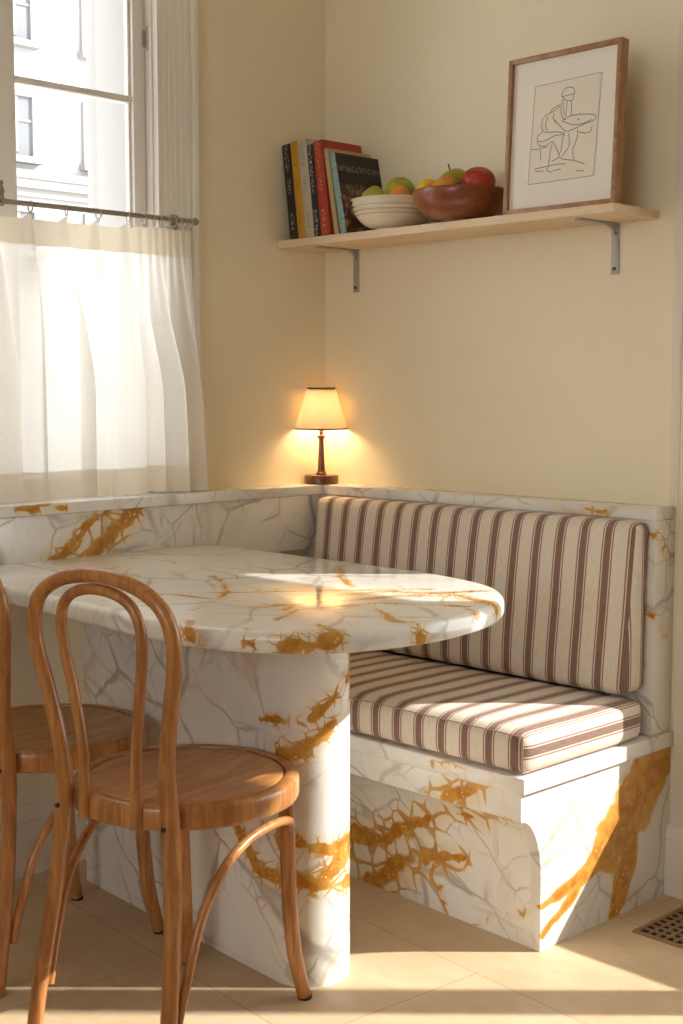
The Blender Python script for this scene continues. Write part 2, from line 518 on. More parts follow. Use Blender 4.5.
def tube(bm, path, r, seg=12, caps=True, flat=None, up=None):
    """sweep a circle along path. r: number or list; flat: (a,b) multipliers."""
    P = [Vector(p[:3]) for p in path]
    n = len(P)
    R = r if isinstance(r, (list, tuple)) else [r] * n
    T = []
    for i in range(n):
        T.append((P[min(i + 1, n - 1)] - P[max(i - 1, 0)]).normalized())
    u = Vector(up) if up else (Vector((0, 0, 1)) if abs(T[0].z) < 0.9 else Vector((1, 0, 0)))
    u = (u - T[0] * u.dot(T[0])).normalized()
    rings = []
    for i in range(n):
        u = (u - T[i] * u.dot(T[i])).normalized()
        w = T[i].cross(u)
        fa, fb = flat or (1, 1)
        rings.append([bm.verts.new(P[i] + (u * math.cos(2 * math.pi * k / seg) * fa + w * math.sin(2 * math.pi * k / seg) * fb) * R[i]) for k in range(seg)])
    for i in range(n - 1):
        for k in range(seg):
            bm.faces.new((rings[i][k], rings[i][(k + 1) % seg], rings[i + 1][(k + 1) % seg], rings[i + 1][k]))
    if caps:
        bm.faces.new(rings[0][::-1]); bm.faces.new(rings[-1])


def lathe(bm, prof, c=(0, 0, 0), seg=40, sx=1.0, sy=1.0):
    """prof list of (r,z)"""
    c = Vector(c)
    rings = []
    for (r, z) in prof:
        if r < 1e-6:
            rings.append([bm.verts.new(c + Vector((0, 0, z)))])
        else:
            rings.append([bm.verts.new(c + Vector((r * sx * math.cos(2 * math.pi * k / seg), r * sy * math.sin(2 * math.pi * k / seg), z))) for k in range(seg)])
    for A, B in zip(rings, rings[1:]):
        for k in range(seg):
            k2 = (k + 1) % seg
            if len(A) == 1 and len(B) == 1: continue
            if len(A) == 1: bm.faces.new((A[0], B[k], B[k2]))
            elif len(B) == 1: bm.faces.new((A[k], A[k2], B[0]))
            else: bm.faces.new((A[k], A[k2], B[k2], B[k]))


def torus(bm, c, R, r, axis=1, seg=20, sub=8):
    c = Vector(c)
    ring = []
    for i in range(seg):
        a = 2 * math.pi * i / seg
        row = []
        for j in range(sub):
            b = 2 * math.pi * j / sub
            rr = R + r * math.cos(b); h = r * math.sin(b)
            if axis == 1: p = Vector((rr * math.cos(a), h, rr * math.sin(a)))
            elif axis == 0: p = Vector((h, rr * math.cos(a), rr * math.sin(a)))
            else: p = Vector((rr * math.cos(a), rr * math.sin(a), h))
            row.append(bm.verts.new(c + p))
        ring.append(row)
    for i in range(seg):
        for j in range(sub):
            bm.faces.new((ring[i][j], ring[(i + 1) % seg][j], ring[(i + 1) % seg][(j + 1) % sub], ring[i][(j + 1) % sub]))


def copy_tree(o, parent=None):
    c = o.copy(); COL.objects.link(c)
    if parent is not None: c.parent = parent
    for ch in list(o.children):
        copy_tree(ch, c)
    return c

# ------------------------------------------------------------------ the room
L = 0.9856          # ledge top
DW = 0.0855         # ledge depth on the window wall
D = 0.0924          # ledge depth on the bench wall
BX = 1.26           # end of the banquette
H = 3.05            # ceiling
XR, YR = 5.4, -5.6  # far extents behind the camera
SX0, SX1, SZ0, SZ1 = 1.46, 2.72, 0.445, 1.90   # side window in the bench wall
WY0, WY1, WZ1 = -1.62, -0.645, 2.66            # window in the window wall
T = 0.24

def struct(name, bm, mat, **k):
    o = link_mesh(name, bm, mat, **k)
    o['kind'] = 'structure'
    return o

bm = BM(); box(bm, (-T, YR, -0.06), (XR, T, 0.0)); struct('floor', bm, M['floor'], smooth=False)
bm = BM(); box(bm, (-T, YR, H), (XR, T, H + 0.1)); struct('ceiling', bm, M['ceiling'], smooth=False)
bm = BM()   # window wall, x<0
box(bm, (-T, YR, 0), (0, WY0, H)); box(bm, (-T, WY1, 0), (0, T, H))
box(bm, (-T, WY0, 0), (0, WY1, L - 0.02)); box(bm, (-T, WY0, WZ1), (0, WY1, H))
struct('wall_left', bm, M['wall'], smooth=False)
bm = BM()   # bench wall, y>0, with the side window beyond the banquette
box(bm, (0, 0, 0), (SX0, T, H)); box(bm, (SX1, 0, 0), (XR, T, H))
box(bm, (SX0, 0, 0), (SX1, T, SZ0)); box(bm, (SX0, 0, SZ1), (SX1, T, H))
struct('wall_back', bm, M['wall'], smooth=False)
bm = BM(); box(bm, (XR, YR, 0), (XR + 0.1, T, H)); struct('wall_right', bm, M['wall_dark'], smooth=False)

bm = BM()   # unseen rear wall; wide opening added and sized to admit fill light
box(bm, (-T, YR - 0.2, 0), (1.6, YR, H)); box(bm, (4.2, YR - 0.2, 0), (XR, YR, H)); box(bm, (1.6, YR - 0.2, 0), (4.2, YR, 1.0)); box(bm, (1.6, YR - 0.2, 2.6), (4.2, YR, H))
struct('wall_front', bm, M['wall_dark'], smooth=False)

# baseboards
def baseprof(bm, a, b, axis, sgn):
    pr = [(0, 0), (0.020, 0), (0.020, 0.135), (0.016, 0.139), (0.016, 0.143), (0.020, 0.147), (0.014, 0.176), (0.006, 0.183), (0, 0.183)]
    if axis == 1:
        prism(bm, [(p[0], p[1]) for p in pr], 1, a, b)
    else:
        prism(bm, [(-p[0], p[1]) for p in pr], 0, a, b)
bm = BM(); baseprof(bm, YR, -0.61, 1, 1); struct('baseboard_left', bm, M['trim'])
bm = BM(); baseprof(bm, BX + 0.001, 3.4, 0, 1); struct('baseboard_back', bm, M['trim'])
# casing of the side window: flat boards
bm = BM()
box(bm, (BX + 0.014, -0.014, 0.184), (SX0 - 0.01, 0, 2.25), 0.003)
box(bm, (1.246, -0.014, L + 0.002), (BX + 0.0138, 0, 2.25), 0.002)
box(bm, (SX0 - 0.01, -0.022, SZ0), (SX0 + 0.008, 0.02, 2.02), 0.003)
box(bm, (SX1 - 0.01, -0.016, 0.184), (SX1 + 0.12, 0, 2.25), 0.003)
box(bm, (SX0 + 0.008, -0.016, SZ1), (SX1, 0, 2.05), 0.003)
struct('trim_1', bm, M['trim'])

# side window: frame with a heavy mullion and thin glazing bar
w = bpy.data.objects.new('window_2', None); COL.objects.link(w); w['_o'] = [0, 0, 0]; w['kind'] = 'structure'
bm = BM()
box(bm, (SX0, 0.10, SZ0), (SX0 + 0.03, 0.15, SZ1), 0.003); box(bm, (SX1 - 0.05, 0.10, SZ0), (SX1, 0.15, SZ1), 0.003)
box(bm, (SX0 + 0.03, 0.10, SZ0), (SX1 - 0.05, 0.15, SZ0 + 0.035), 0.003); box(bm, (SX0 + 0.03, 0.10, SZ1 - 0.035), (SX1 - 0.05, 0.15, SZ1), 0.003)
box(bm, (2.225, 0.09, SZ0 + 0.03), (2.325, 0.16, SZ1 - 0.03), 0.003)
link_mesh('window_frame', bm, M['casing'], w)
bm = BM(); box(bm, (SX0 + 0.03, 0.122, SZ0 + 0.035), (2.225, 0.126, SZ1 - 0.035)); box(bm, (2.325, 0.122, SZ0 + 0.035), (SX1 - 0.05, 0.126, SZ1 - 0.035))
link_mesh('window_pane', bm, M['glass'], w, smooth=False)
bm = BM(); box(bm, (SX0 + 0.0, -0.0, SZ0 - 0.0), (SX1, 0.10, SZ0 + 0.012), 0.003)
link_mesh('window_sill', bm, M['trim'], w)

# window in the window wall (casements opening inwards)
w1 = bpy.data.objects.new('window_1', None); COL.objects.link(w1); w1['_o'] = [0, 0, 0]; w1['kind'] = 'structure'
bm = BM()   # fluted casing boards
ca, cb = -0.650, -0.512
prof = [(0, ca - 0.004), (0.020, ca), (0.020, ca + 0.012), (0.015, ca + 0.016)]
y = ca + 0.022
while y < cb - 0.030:
    prof += [(0.0175, y), (0.0175, y + 0.012), (0.0155, y + 0.0135), (0.0155, y + 0.017)]
    y += 0.0195
prof += [(0.022, cb - 0.022), (0.028, cb - 0.016), (0.028, cb - 0.004), (0.022, cb), (0, cb)]
prism(bm, prof, 2, L + 0.001, WZ1 + 0.02)
lc = [(p[0], WY0 - (p[1] - ca) ) for p in prof]
prism(bm, lc, 2, L + 0.001, WZ1 + 0.02)
box(bm, (0, WY0 - 0.14, WZ1 + 0.02), (0.024, cb, WZ1 + 0.15), 0.003)
link_mesh('window_casing', bm, M['casing'], w1)
bm = BM()   # fixed frame (jambs, head)
box(bm, (-0.10, WY1 - 0.014, L), (0.004, WY1, WZ1), 0.002)
box(bm, (-0.10, WY0, L), (0.004, WY0 + 0.014, WZ1), 0.002)
box(bm, (-0.10, WY0, WZ1 - 0.014), (0.004, WY1, WZ1), 0.002)
link_mesh('window_frame', bm, M['casing'], w1)
def sash(ya, yb, sw_a, sw_b, name):
    bm = BM()
    x0, x1 = -0.062, -0.022
    zb, zt = L - 0.018, WZ1 - 0.018
    box(bm, (x0, ya, zb), (x1, ya + sw_a, zt), 0.003); box(bm, (x0, yb - sw_b, zb), (x1, yb, zt), 0.003)
    box(bm, (x0 + .001, ya + sw_a, zb), (x1 - .001, yb - sw_b, zb + 0.07), 0.003); box(bm, (x0 + .001, ya + sw_a, zt - 0.05), (x1 - .001, yb - sw_b, zt), 0.003)
    for zz in (2.052,):
        box(bm, (x0 + 0.006, ya + sw_a, zz), (x1 - 0.004, yb - sw_b, zz + 0.017), 0.002)
    # glazing beads
    for zz0, zz1 in ((zb + 0.07, 2.052), (2.069, zt - 0.05)):
        for (p, q_) in ((ya + sw_a, 0.008), (yb - sw_b - 0.008, 0.008)):
            box(bm, (x0 + 0.012, p, zz0), (x1 - 0.012, p + q_, zz1), 0.001)
    o = link_mesh(name, bm, M['sash'], w1)
    g = BM(); box(g, (-0.044, ya + sw_a, zb + 0.05), (-0.041, yb - sw_b, zt - 0.03))
    link_mesh('window_pane', g, M['glass'], o, smooth=False)
    return o
s1 = sash(-1.128, WY1 - 0.016, 0.060, 0.040, 'window_sash')
s2 = sash(WY0 + 0.016, -1.134, 0.040, 0.050, 'window_sash')
bm = BM()   # hinge
tube(bm, [(-0.010, WY1 - 0.012, 2.20), (-0.010, WY1 - 0.012, 2.255)], 0.0045, 10)
for z in (2.198, 2.217, 2.238, 2.257): tube(bm, [(-0.010, WY1 - 0.012, z - 0.002), (-0.010, WY1 - 0.012, z + 0.002)], 0.006, 10)
box(bm, (-0.022, WY1 - 0.024, 2.205), (-0.018, WY1 - 0.012, 2.25), 0.0005)
link_mesh('hinge', bm, M['ring'], w1)
# outer stone reveal seen through the glass
bm = BM()
box(bm, (-0.250, WY1 - 0.022, L - 0.03), (-0.102, WY1 - 0.0002, WZ1), 0.002)
box(bm, (-0.30, WY1 - 0.02, L - 0.1), (-0.242, -0.30, WZ1 + 0.3), 0.002)
box(bm, (-0.30, WY0 - 0.3, L - 0.12), (-0.242, -0.668, L - 0.03), 0.002)
struct('wall_outer', bm, M['stone_out'])

# ------------------------------------------------------------------ marble materials
mb_end = (seg_chain([(1.26, -0.014, 0.372), (1.26, -0.135, 0.275), (1.26, -0.261, 0.19), (1.26, -0.361, 0.145), (1.26, -0.522, 0.113)], [0.050, 0.085, 0.075, 0.028, 0.012])
          + seg_chain([(1.26, -0.168, 0.214), (1.26, -0.187, 0.13), (1.26, -0.235, 0.043), (1.26, -0.263, -0.03)], [0.030, 0.042, 0.034, 0.024])
          + seg_chain([(1.26, -0.341, 0.149), (1.26, -0.438, 0.085), (1.26, -0.52, 0.037)], [0.016, 0.016, 0.010])
          + seg_chain([(1.26, -0.15, 0.36), (1.26, -0.20, 0.26)], [0.014, 0.01]))
M['mb_end'] = marble('marble_end_panel', mb_end, 0.0, 0.14, 0.3, core=0.95, web=1.25, nsc=30, grey=0.75)
mb_kick = (seg_chain([(0.55, -0.50, 0.09), (0.751, -0.51, 0.139), (0.904, -0.51, 0.209), (1.0, -0.51, 0.29)], [0.07, 0.055, 0.050, 0.02])
           + seg_chain([(0.66, -0.51, -0.01), (0.786, -0.51, 0.069), (0.905, -0.51, 0.125), (1.017, -0.51, 0.166)], [0.08, 0.065, 0.05, 0.022])
           + seg_chain([(1.05, -0.51, 0.009), (1.141, -0.51, 0.055), (1.243, -0.52, 0.086)], [0.012, 0.016, 0.012])
           + seg_chain([(0.888, -0.51, 0.103), (0.938, -0.51, 0.066), (0.955, -0.51, 0.0)], [0.014, 0.014, 0.01])
           + seg_chain([(1.0, -0.52, 0.27), (1.12, -0.56, 0.27), (1.24, -0.6, 0.30)], [0.025, 0.03, 0.02])
           + seg_chain([(1.03, -0.6, 0.32), (1.10, -0.6, 0.35), (1.195, -0.6, 0.39)], [0.045, 0.04, 0.02]))
M['mb_kick'] = marble('marble_front_panel', mb_kick, 0.7, 0.16, 0.3, core=0.34, web=1.7, nsc=19)
mb_col = (seg_chain([(1.235, -0.09, 0.93), (1.26, -0.085, 0.926), (1.26, -0.001, 0.847)], [0.014, 0.022, 0.022])
          + seg_chain([(1.235, -0.09, 0.72), (1.26, -0.09, 0.713), (1.26, 0.005, 0.62)], [0.014, 0.016, 0.010])
          + seg_chain([(0.95, -0.09, 0.97), (1.10, -0.09, 0.975)], [0.010, 0.014])
          + seg_chain([(0.0855, -1.138, 0.968), (0.0855, -1.071, 0.974), (0.0855, -1.015, 0.971)], [0.014, 0.018, 0.012]))
M['mb_col'] = marble('marble_ledge_stone', mb_col, 1.3, 0.18, 0.3, 0.8)
mb_band = (seg_chain([(0.075, -1.03, 0.83), (0.075, -0.945, 0.908), (0.075, -0.882, 0.945)], [0.045, 0.030, 0.022])
           + seg_chain([(0.075, -0.935, 0.84), (0.075, -0.86, 0.90), (0.075, -0.765, 0.95)], [0.045, 0.050, 0.026]))
M['mb_band'] = marble('marble_splash_band', mb_band, 2.1, 0.18, 0.3)
M['mb_slab'] = marble('marble_seat_slab', seg_chain([(1.0, -0.61, 0.40), (1.12, -0.6, 0.41)], [0.012, 0.01]), 2.9, 0.16, 0.25, 0.6)
mb_ped = (seg_chain([(1.034, -0.916, 0.680), (1.048, -0.98, 0.645), (1.036, -1.03, 0.602), (0.969, -1.06, 0.574), (0.90, -1.06, 0.56)], [0.020, 0.024, 0.018, 0.020, 0.008])
          + seg_chain([(1.034, -0.916, 0.631), (1.044, -1.0, 0.571), (1.020, -1.05, 0.535), (0.968, -1.06, 0.508)], [0.014, 0.026, 0.036, 0.034])
          + seg_chain([(1.034, -0.90, 0.300), (1.043, -0.985, 0.300), (1.03, -1.045, 0.318), (0.968, -1.06, 0.325)], [0.040, 0.030, 0.028, 0.028])
          + seg_chain([(1.034, -0.90, 0.205), (1.038, -1.01, 0.213), (0.998, -1.06, 0.233), (0.906, -1.055, 0.237), (0.84, -1.05, 0.288), (0.809, -1.05, 0.32)], [0.026, 0.030, 0.034, 0.030, 0.030, 0.016])
          + seg_chain([(1.043, -0.94, 0.285), (1.038, -0.98, 0.249), (1.03, -1.02, 0.21)], [0.060, 0.056, 0.03])
          + seg_chain([(0.896, -1.055, 0.234), (0.939, -1.055, 0.174), (0.955, -1.055, 0.10)], [0.014, 0.012, 0.008]))
M['mb_ped'] = marble('marble_pedestal_stone', mb_ped, 3.4, 0.13, 0.35, core=0.55, web=1.3, nsc=30)
mb_tbl = (seg_chain([(1.36, -0.80, 0.838), (1.20, -0.77, 0.838), (1.117, -0.848, 0.838), (1.09, -0.981, 0.838), (1.05, -1.09, 0.838), (0.98, -1.22, 0.838)], [0.030, 0.034, 0.028, 0.020, 0.018, 0.014])
          + seg_chain([(1.20, -0.66, 0.838), (1.152, -0.78, 0.838), (1.05, -0.83, 0.838), (1.012, -0.955, 0.838), (1.08, -1.15, 0.838)], [0.014, 0.028, 0.018, 0.014, 0.012])
          + seg_chain([(0.70, -0.62, 0.838), (0.83, -0.76, 0.838), (0.95, -0.83, 0.838)], [0.012, 0.014, 0.012])
          + seg_chain([(0.60, -0.95, 0.838), (0.82, -1.08, 0.838), (0.95, -1.28, 0.838)], [0.010, 0.014, 0.010])
          + seg_chain([(1.39, -1.07, 0.81), (1.33, -1.09, 0.838), (1.22, -1.02, 0.838)], [0.030, 0.018, 0.010])
          + seg_chain([(1.26, -1.325, 0.805), (1.33, -1.235, 0.825), (1.25, -1.22, 0.838)], [0.030, 0.026, 0.010])
          + seg_chain([(1.05, -1.09, 0.838), (0.86, -1.18, 0.838), (0.60, -1.24, 0.838)], [0.016, 0.014, 0.008])
          + seg_chain([(1.10, -0.75, 0.838), (0.93, -0.93, 0.838), (0.80, -1.12, 0.838)], [0.016, 0.014, 0.010])
          + seg_chain([(1.31, -0.86, 0.838), (1.17, -0.95, 0.838), (1.10, -1.12, 0.838), (1.16, -1.25, 0.838)], [0.014, 0.018, 0.014, 0.010])
          + seg_chain([(1.12, -1.40, 0.815), (1.06, -1.36, 0.838)], [0.026, 0.012])
          + seg_chain([(1.22, -1.36, 0.815), (1.19, -1.34, 0.838)], [0.020, 0.010])
          + seg_chain([(1.38, -0.90, 0.82), (1.33, -0.88, 0.838)], [0.022, 0.010]))
M['mb_tbl'] = marble('marble_tabletop_stone', mb_tbl, 4.2, 0.085, 0.8, 0.8, core=0.50, web=1.35, nsc=48)

# ------------------------------------------------------------------ banquette
bq = root('banquette', (0.65, -0.3, 0), 'built-in white marble bench with gold veins against the cream wall', 'bench')
def yb(x): return -0.531 + (BX - x) * 0.05
def prof_at(x, off=0.0):
    b = yb(x)
    P = [(-0.001, 0.0), (b + off, 0.0), (b + off, 0.17)]
    cy, cz = -0.604, 0.318
    for k in range(1, 9):        # concave quarter round up to the apron
        a = k / 8 * math.pi / 2
        P.append((b + off + (cy - b) * (1 - math.cos(a)), 0.17 + (cz - 0.17) * math.sin(a)))
    P += [(cy - 0.002 + off, cz + 0.008), (cy - 0.002 + off, 0.3816), (-0.001, 0.3816)]
    return P
def loft_profile(xs, off=0.0):
    bm = BM(); rows = []
    for x in xs:
        rows.append([bm.verts.new((x, p[0], p[1])) for p in prof_at(x, off)])
    n = len(rows[0])
    for A, B in zip(rows, rows[1:]):
        for k in range(n):
            bm.faces.new((A[k], A[(k + 1) % n], B[(k + 1) % n], B[k]))
    bm.faces.new(rows[0]); bm.faces.new(rows[-1][::-1])
    return bm
link_mesh('front_panel', loft_profile([0.002, 0.6, BX - 0.030], 0.0015), M['mb_kick'], bq, angle=30)
link_mesh('end_panel', loft_profile([BX - 0.0295, BX], 0.0), M['mb_end'], bq, angle=30)
bm = BM(); box(bm, (0.001, -0.6134, 0.3825), (BX + 0.012, -0.001, 0.42), 0.0035, 3)
link_mesh('seat_slab', bm, M['mb_slab'], bq)
bm = BM(); box(bm, (0.001, -D + 0.004, 0.4205), (BX - 0.001, -0.001, L - 0.0305), 0.002)
link_mesh('back_panel', bm, M['mb_col'], bq)

lg = root('marble_ledge', (0.05, -0.6, L), 'L-shaped white marble ledge running below the window and above the bench', 'ledge')
bm = BM()
tp = [(0.0005, -0.0005), (BX, -0.0005), (BX, -D), (DW, -D), (DW, -3.2), (-0.02, -3.2), (-0.02, WY0 + 0.001)]
tp = [(0.0005, -0.0005), (BX, -0.0005), (BX, -D), (DW, -D), (DW, -3.2), (0.0005, -3.2)]
prism(bm, tp, 2, L - 0.030, L, 0.003)
link_mesh('ledge_top', bm, M['mb_col'], lg)
bm = BM(); box(bm, (-0.12, WY0 + 0.001, L - 0.0195), (0.0, WY1 - 0.001, L - 0.0005))
link_mesh('window_board', bm, M['mb_col'], lg, smooth=False)
bm = BM(); box(bm, (0.0005, -3.2, 0.792), (0.0755, -D - 0.001, L - 0.0305), 0.002)
link_mesh('splash_panel', bm, M['mb_band'], lg)

# ------------------------------------------------------------------ cushions
def cushion(name, lo, hi, r, label, crown=0.0, back=False, endwrap=True):
    t = root(name, ((lo[0] + hi[0]) / 2, (lo[1] + hi[1]) / 2, lo[2]), label, 'cushion')
    bm = BM()
    nx, ny, nz = 40, 18, 10
    if back: ny, nz = 10, 22
    c = (Vector(lo) + Vector(hi)) / 2; h = (Vector(hi) - Vector(lo)) / 2
    tb = BM(); bmesh.ops.create_cube(tb, size=2)
    me = bpy.data.meshes.new('t'); tb.free()
    # build grid box
    vs = {}
    def vert(i, j, k):
        key = (i, j, k)
        if key not in vs:
            def coord(a, n, hh):
                # cluster samples near the edges
                s = -1 + 2 * a / n
                return s * hh
            p = Vector((coord(i, nx, h.x), coord(j, ny, h.y), coord(k, nz, h.z)))
            inner = Vector((max(-h.x + r, min(h.x - r, p.x)), max(-h.y + r, min(h.y - r, p.y)), max(-h.z + r, min(h.z - r, p.z))))
            d = p - inner
            if d.length > 1e-9: p = inner + d.normalized() * r
            fx = max(0, 1 - (abs(p.x) / h.x) ** 4); fy = max(0, 1 - (abs(p.y) / h.y) ** 4); fz = max(0, 1 - (abs(p.z) / h.z) ** 4)
            if back:
                if p.y < 0: p.y -= crown * fx * fz
                # leaning: thicker at the bottom
                tt = (p.z + h.z) / (2 * h.z)
                if p.y < h.y * 0.5: p.y += 0.046 * tt - 0.022
            else:
                if p.z > 0: p.z += crown * fx * fy
                if p.x > 0: p.x += 0.004 * fz * fy
                if p.y < 0: p.y -= 0.004 * fz * fx
            q_ = mnoise.noise((p + c) * 5.0) * 0.0025
            p += Vector((0, -q_, 0)) if back else Vector((0, 0, q_ if p.z > 0 else 0))
            vs[key] = bm.verts.new(p + c)
        return vs[key]
    def quad(a, b, c_, d): bm.faces.new((vert(*a), vert(*b), vert(*c_), vert(*d)))
    for i in range(nx):
        for j in range(ny):
            quad((i, j, 0), (i, j + 1, 0), (i + 1, j + 1, 0), (i + 1, j, 0)); quad((i, j, nz), (i + 1, j, nz), (i + 1, j + 1, nz), (i, j + 1, nz))
        for k in range(nz):
            quad((i, 0, k), (i + 1, 0, k), (i + 1, 0, k + 1), (i, 0, k + 1)); quad((i, ny, k), (i, ny, k + 1), (i + 1, ny, k + 1), (i + 1, ny, k))
    for j in range(ny):
        for k in range(nz):
            quad((0, j, k), (0, j, k + 1), (0, j + 1, k + 1), (0, j + 1, k)); quad((nx, j, k), (nx, j + 1, k), (nx, j + 1, k + 1), (nx, j, k + 1))
    bm.normal_update()
    uvl = bm.loops.layers.uv.new('UVMap')
    for f in bm.faces:
        ends = f.calc_center_median().x > hi[0] - 0.012 and abs(f.normal.x) > 0.5
        for l in f.loops:
            p = l.vert.co
            u = (hi[0] + (p.y - lo[1] if back else hi[2] - p.z)) if ends else p.x
            l[uvl].uv = (u, p.z + p.y)
    body = link_mesh('cushion_cover', bm, M['stripe'], t, angle=80)
    # piping seams
    pb = BM()
    k = r * 0.30
    if not back:
        for zz in (hi[2] - k, lo[2] + k):
            e = 0.003
            pts = [(lo[0] + r, lo[1] + k - e), (hi[0] - r, lo[1] + k - e), (hi[0] - k + e, lo[1] + k - e), (hi[0] - k + e, lo[1] + r), (hi[0] - k + e, hi[1] - r)]
            tube(pb, [(p[0], p[1], zz) for p in pts], 0.0016, 6)
        e = 0.003
        tube(pb, [(hi[0] - k + e, lo[1] + k - e, lo[2] + k), (hi[0] - k + e, lo[1] + k - e, hi[2] - k)], 0.0017, 6)
        link_mesh('piping', pb, M['seam'], t)
    else:
        pb.free()
    return t
cushion('seat_cushion', (0.092, -0.604, 0.4205), (1.262, -0.124, 0.518), 0.026,
        'long striped seat cushion lying flat on the marble bench', 0.010)
cushion('back_cushion', (0.106, -0.168, 0.5315), (1.243, -0.0915, 0.953), 0.022,
        'upright striped back cushion leaning on the bench back under the ledge', 0.012, back=True)

# ------------------------------------------------------------------ table
tb = root('marble_table', (0.75, -0.97, 0), 'white and gold marble table with a rounded end, in front of the bench', 'table')
outline_pts = [(0.0765, -0.525), (0.35, -0.522), (0.62, -0.52), (0.86, -0.522), (1.02, -0.545), (1.16, -0.592), (1.27, -0.685), (1.345, -0.81), (1.38, -0.95),
               (1.385, -1.07), (1.362, -1.18), (1.31, -1.28), (1.22, -1.355), (1.10, -1.398), (0.95, -1.408), (0.78, -1.400), (0.45, -1.378), (0.0765, -1.355)]
ol = [Vector((p.x, p.y)) for p in catmull([(a, b, 0) for a, b in outline_pts], 6)]
def inset(poly, d):
    out = []
    n = len(poly)
    for i, p in enumerate(poly):
        a = poly[max(i - 1, 0)]; b = poly[min(i + 1, n - 1)]
        t_ = (b - a).normalized()
        nn = Vector((-t_.y, t_.x))
        cc = Vector((0.6, -0.96))
        if (cc - p).dot(nn) < 0: nn = -nn
        q_ = p + nn * d
        q_.x = max(q_.x, 0.0765)
        if i in (0, n - 1): q_.x = 0.0765
        out.append(q_)
    return out
bm = BM(); rows = []
zt, zb_ = 0.838, 0.796
steps = [(0.010, zb_), (0.003, zb_ + 0.003), (0.0, zb_ + 0.010)]
for k in range(0, 7):
    a = k / 6 * math.pi / 2
    steps.append((0.016 * (1 - math.cos(a)), zt - 0.016 + 0.016 * math.sin(a)))
for (d, z) in steps:
    rows.append([bm.verts.new((p.x, p.y, z)) for p in inset(ol, d)])
n = len(ol)
for A, B in zip(rows, rows[1:]):
    for k in range(n):
        k2 = (k + 1) % n
        bm.faces.new((A[k], A[k2], B[k2], B[k]))
bm.faces.new(rows[0][::-1]); bm.faces.new(rows[-1])
link_mesh('tabletop', bm, M['mb_tbl'], tb, angle=50)
pp = [(0.157, -0.935), (0.157, -1.012)]
for k in range(0, 25):
    a = -math.pi / 2 + k / 24 * math.pi
    pp.append((0.963 + 0.090 * math.cos(a), -0.972 + 0.090 * math.sin(a)))
bm = BM(); prism(bm, pp, 2, 0.0, zb_)
link_mesh('pedestal', bm, M['mb_ped'], tb, angle=50)

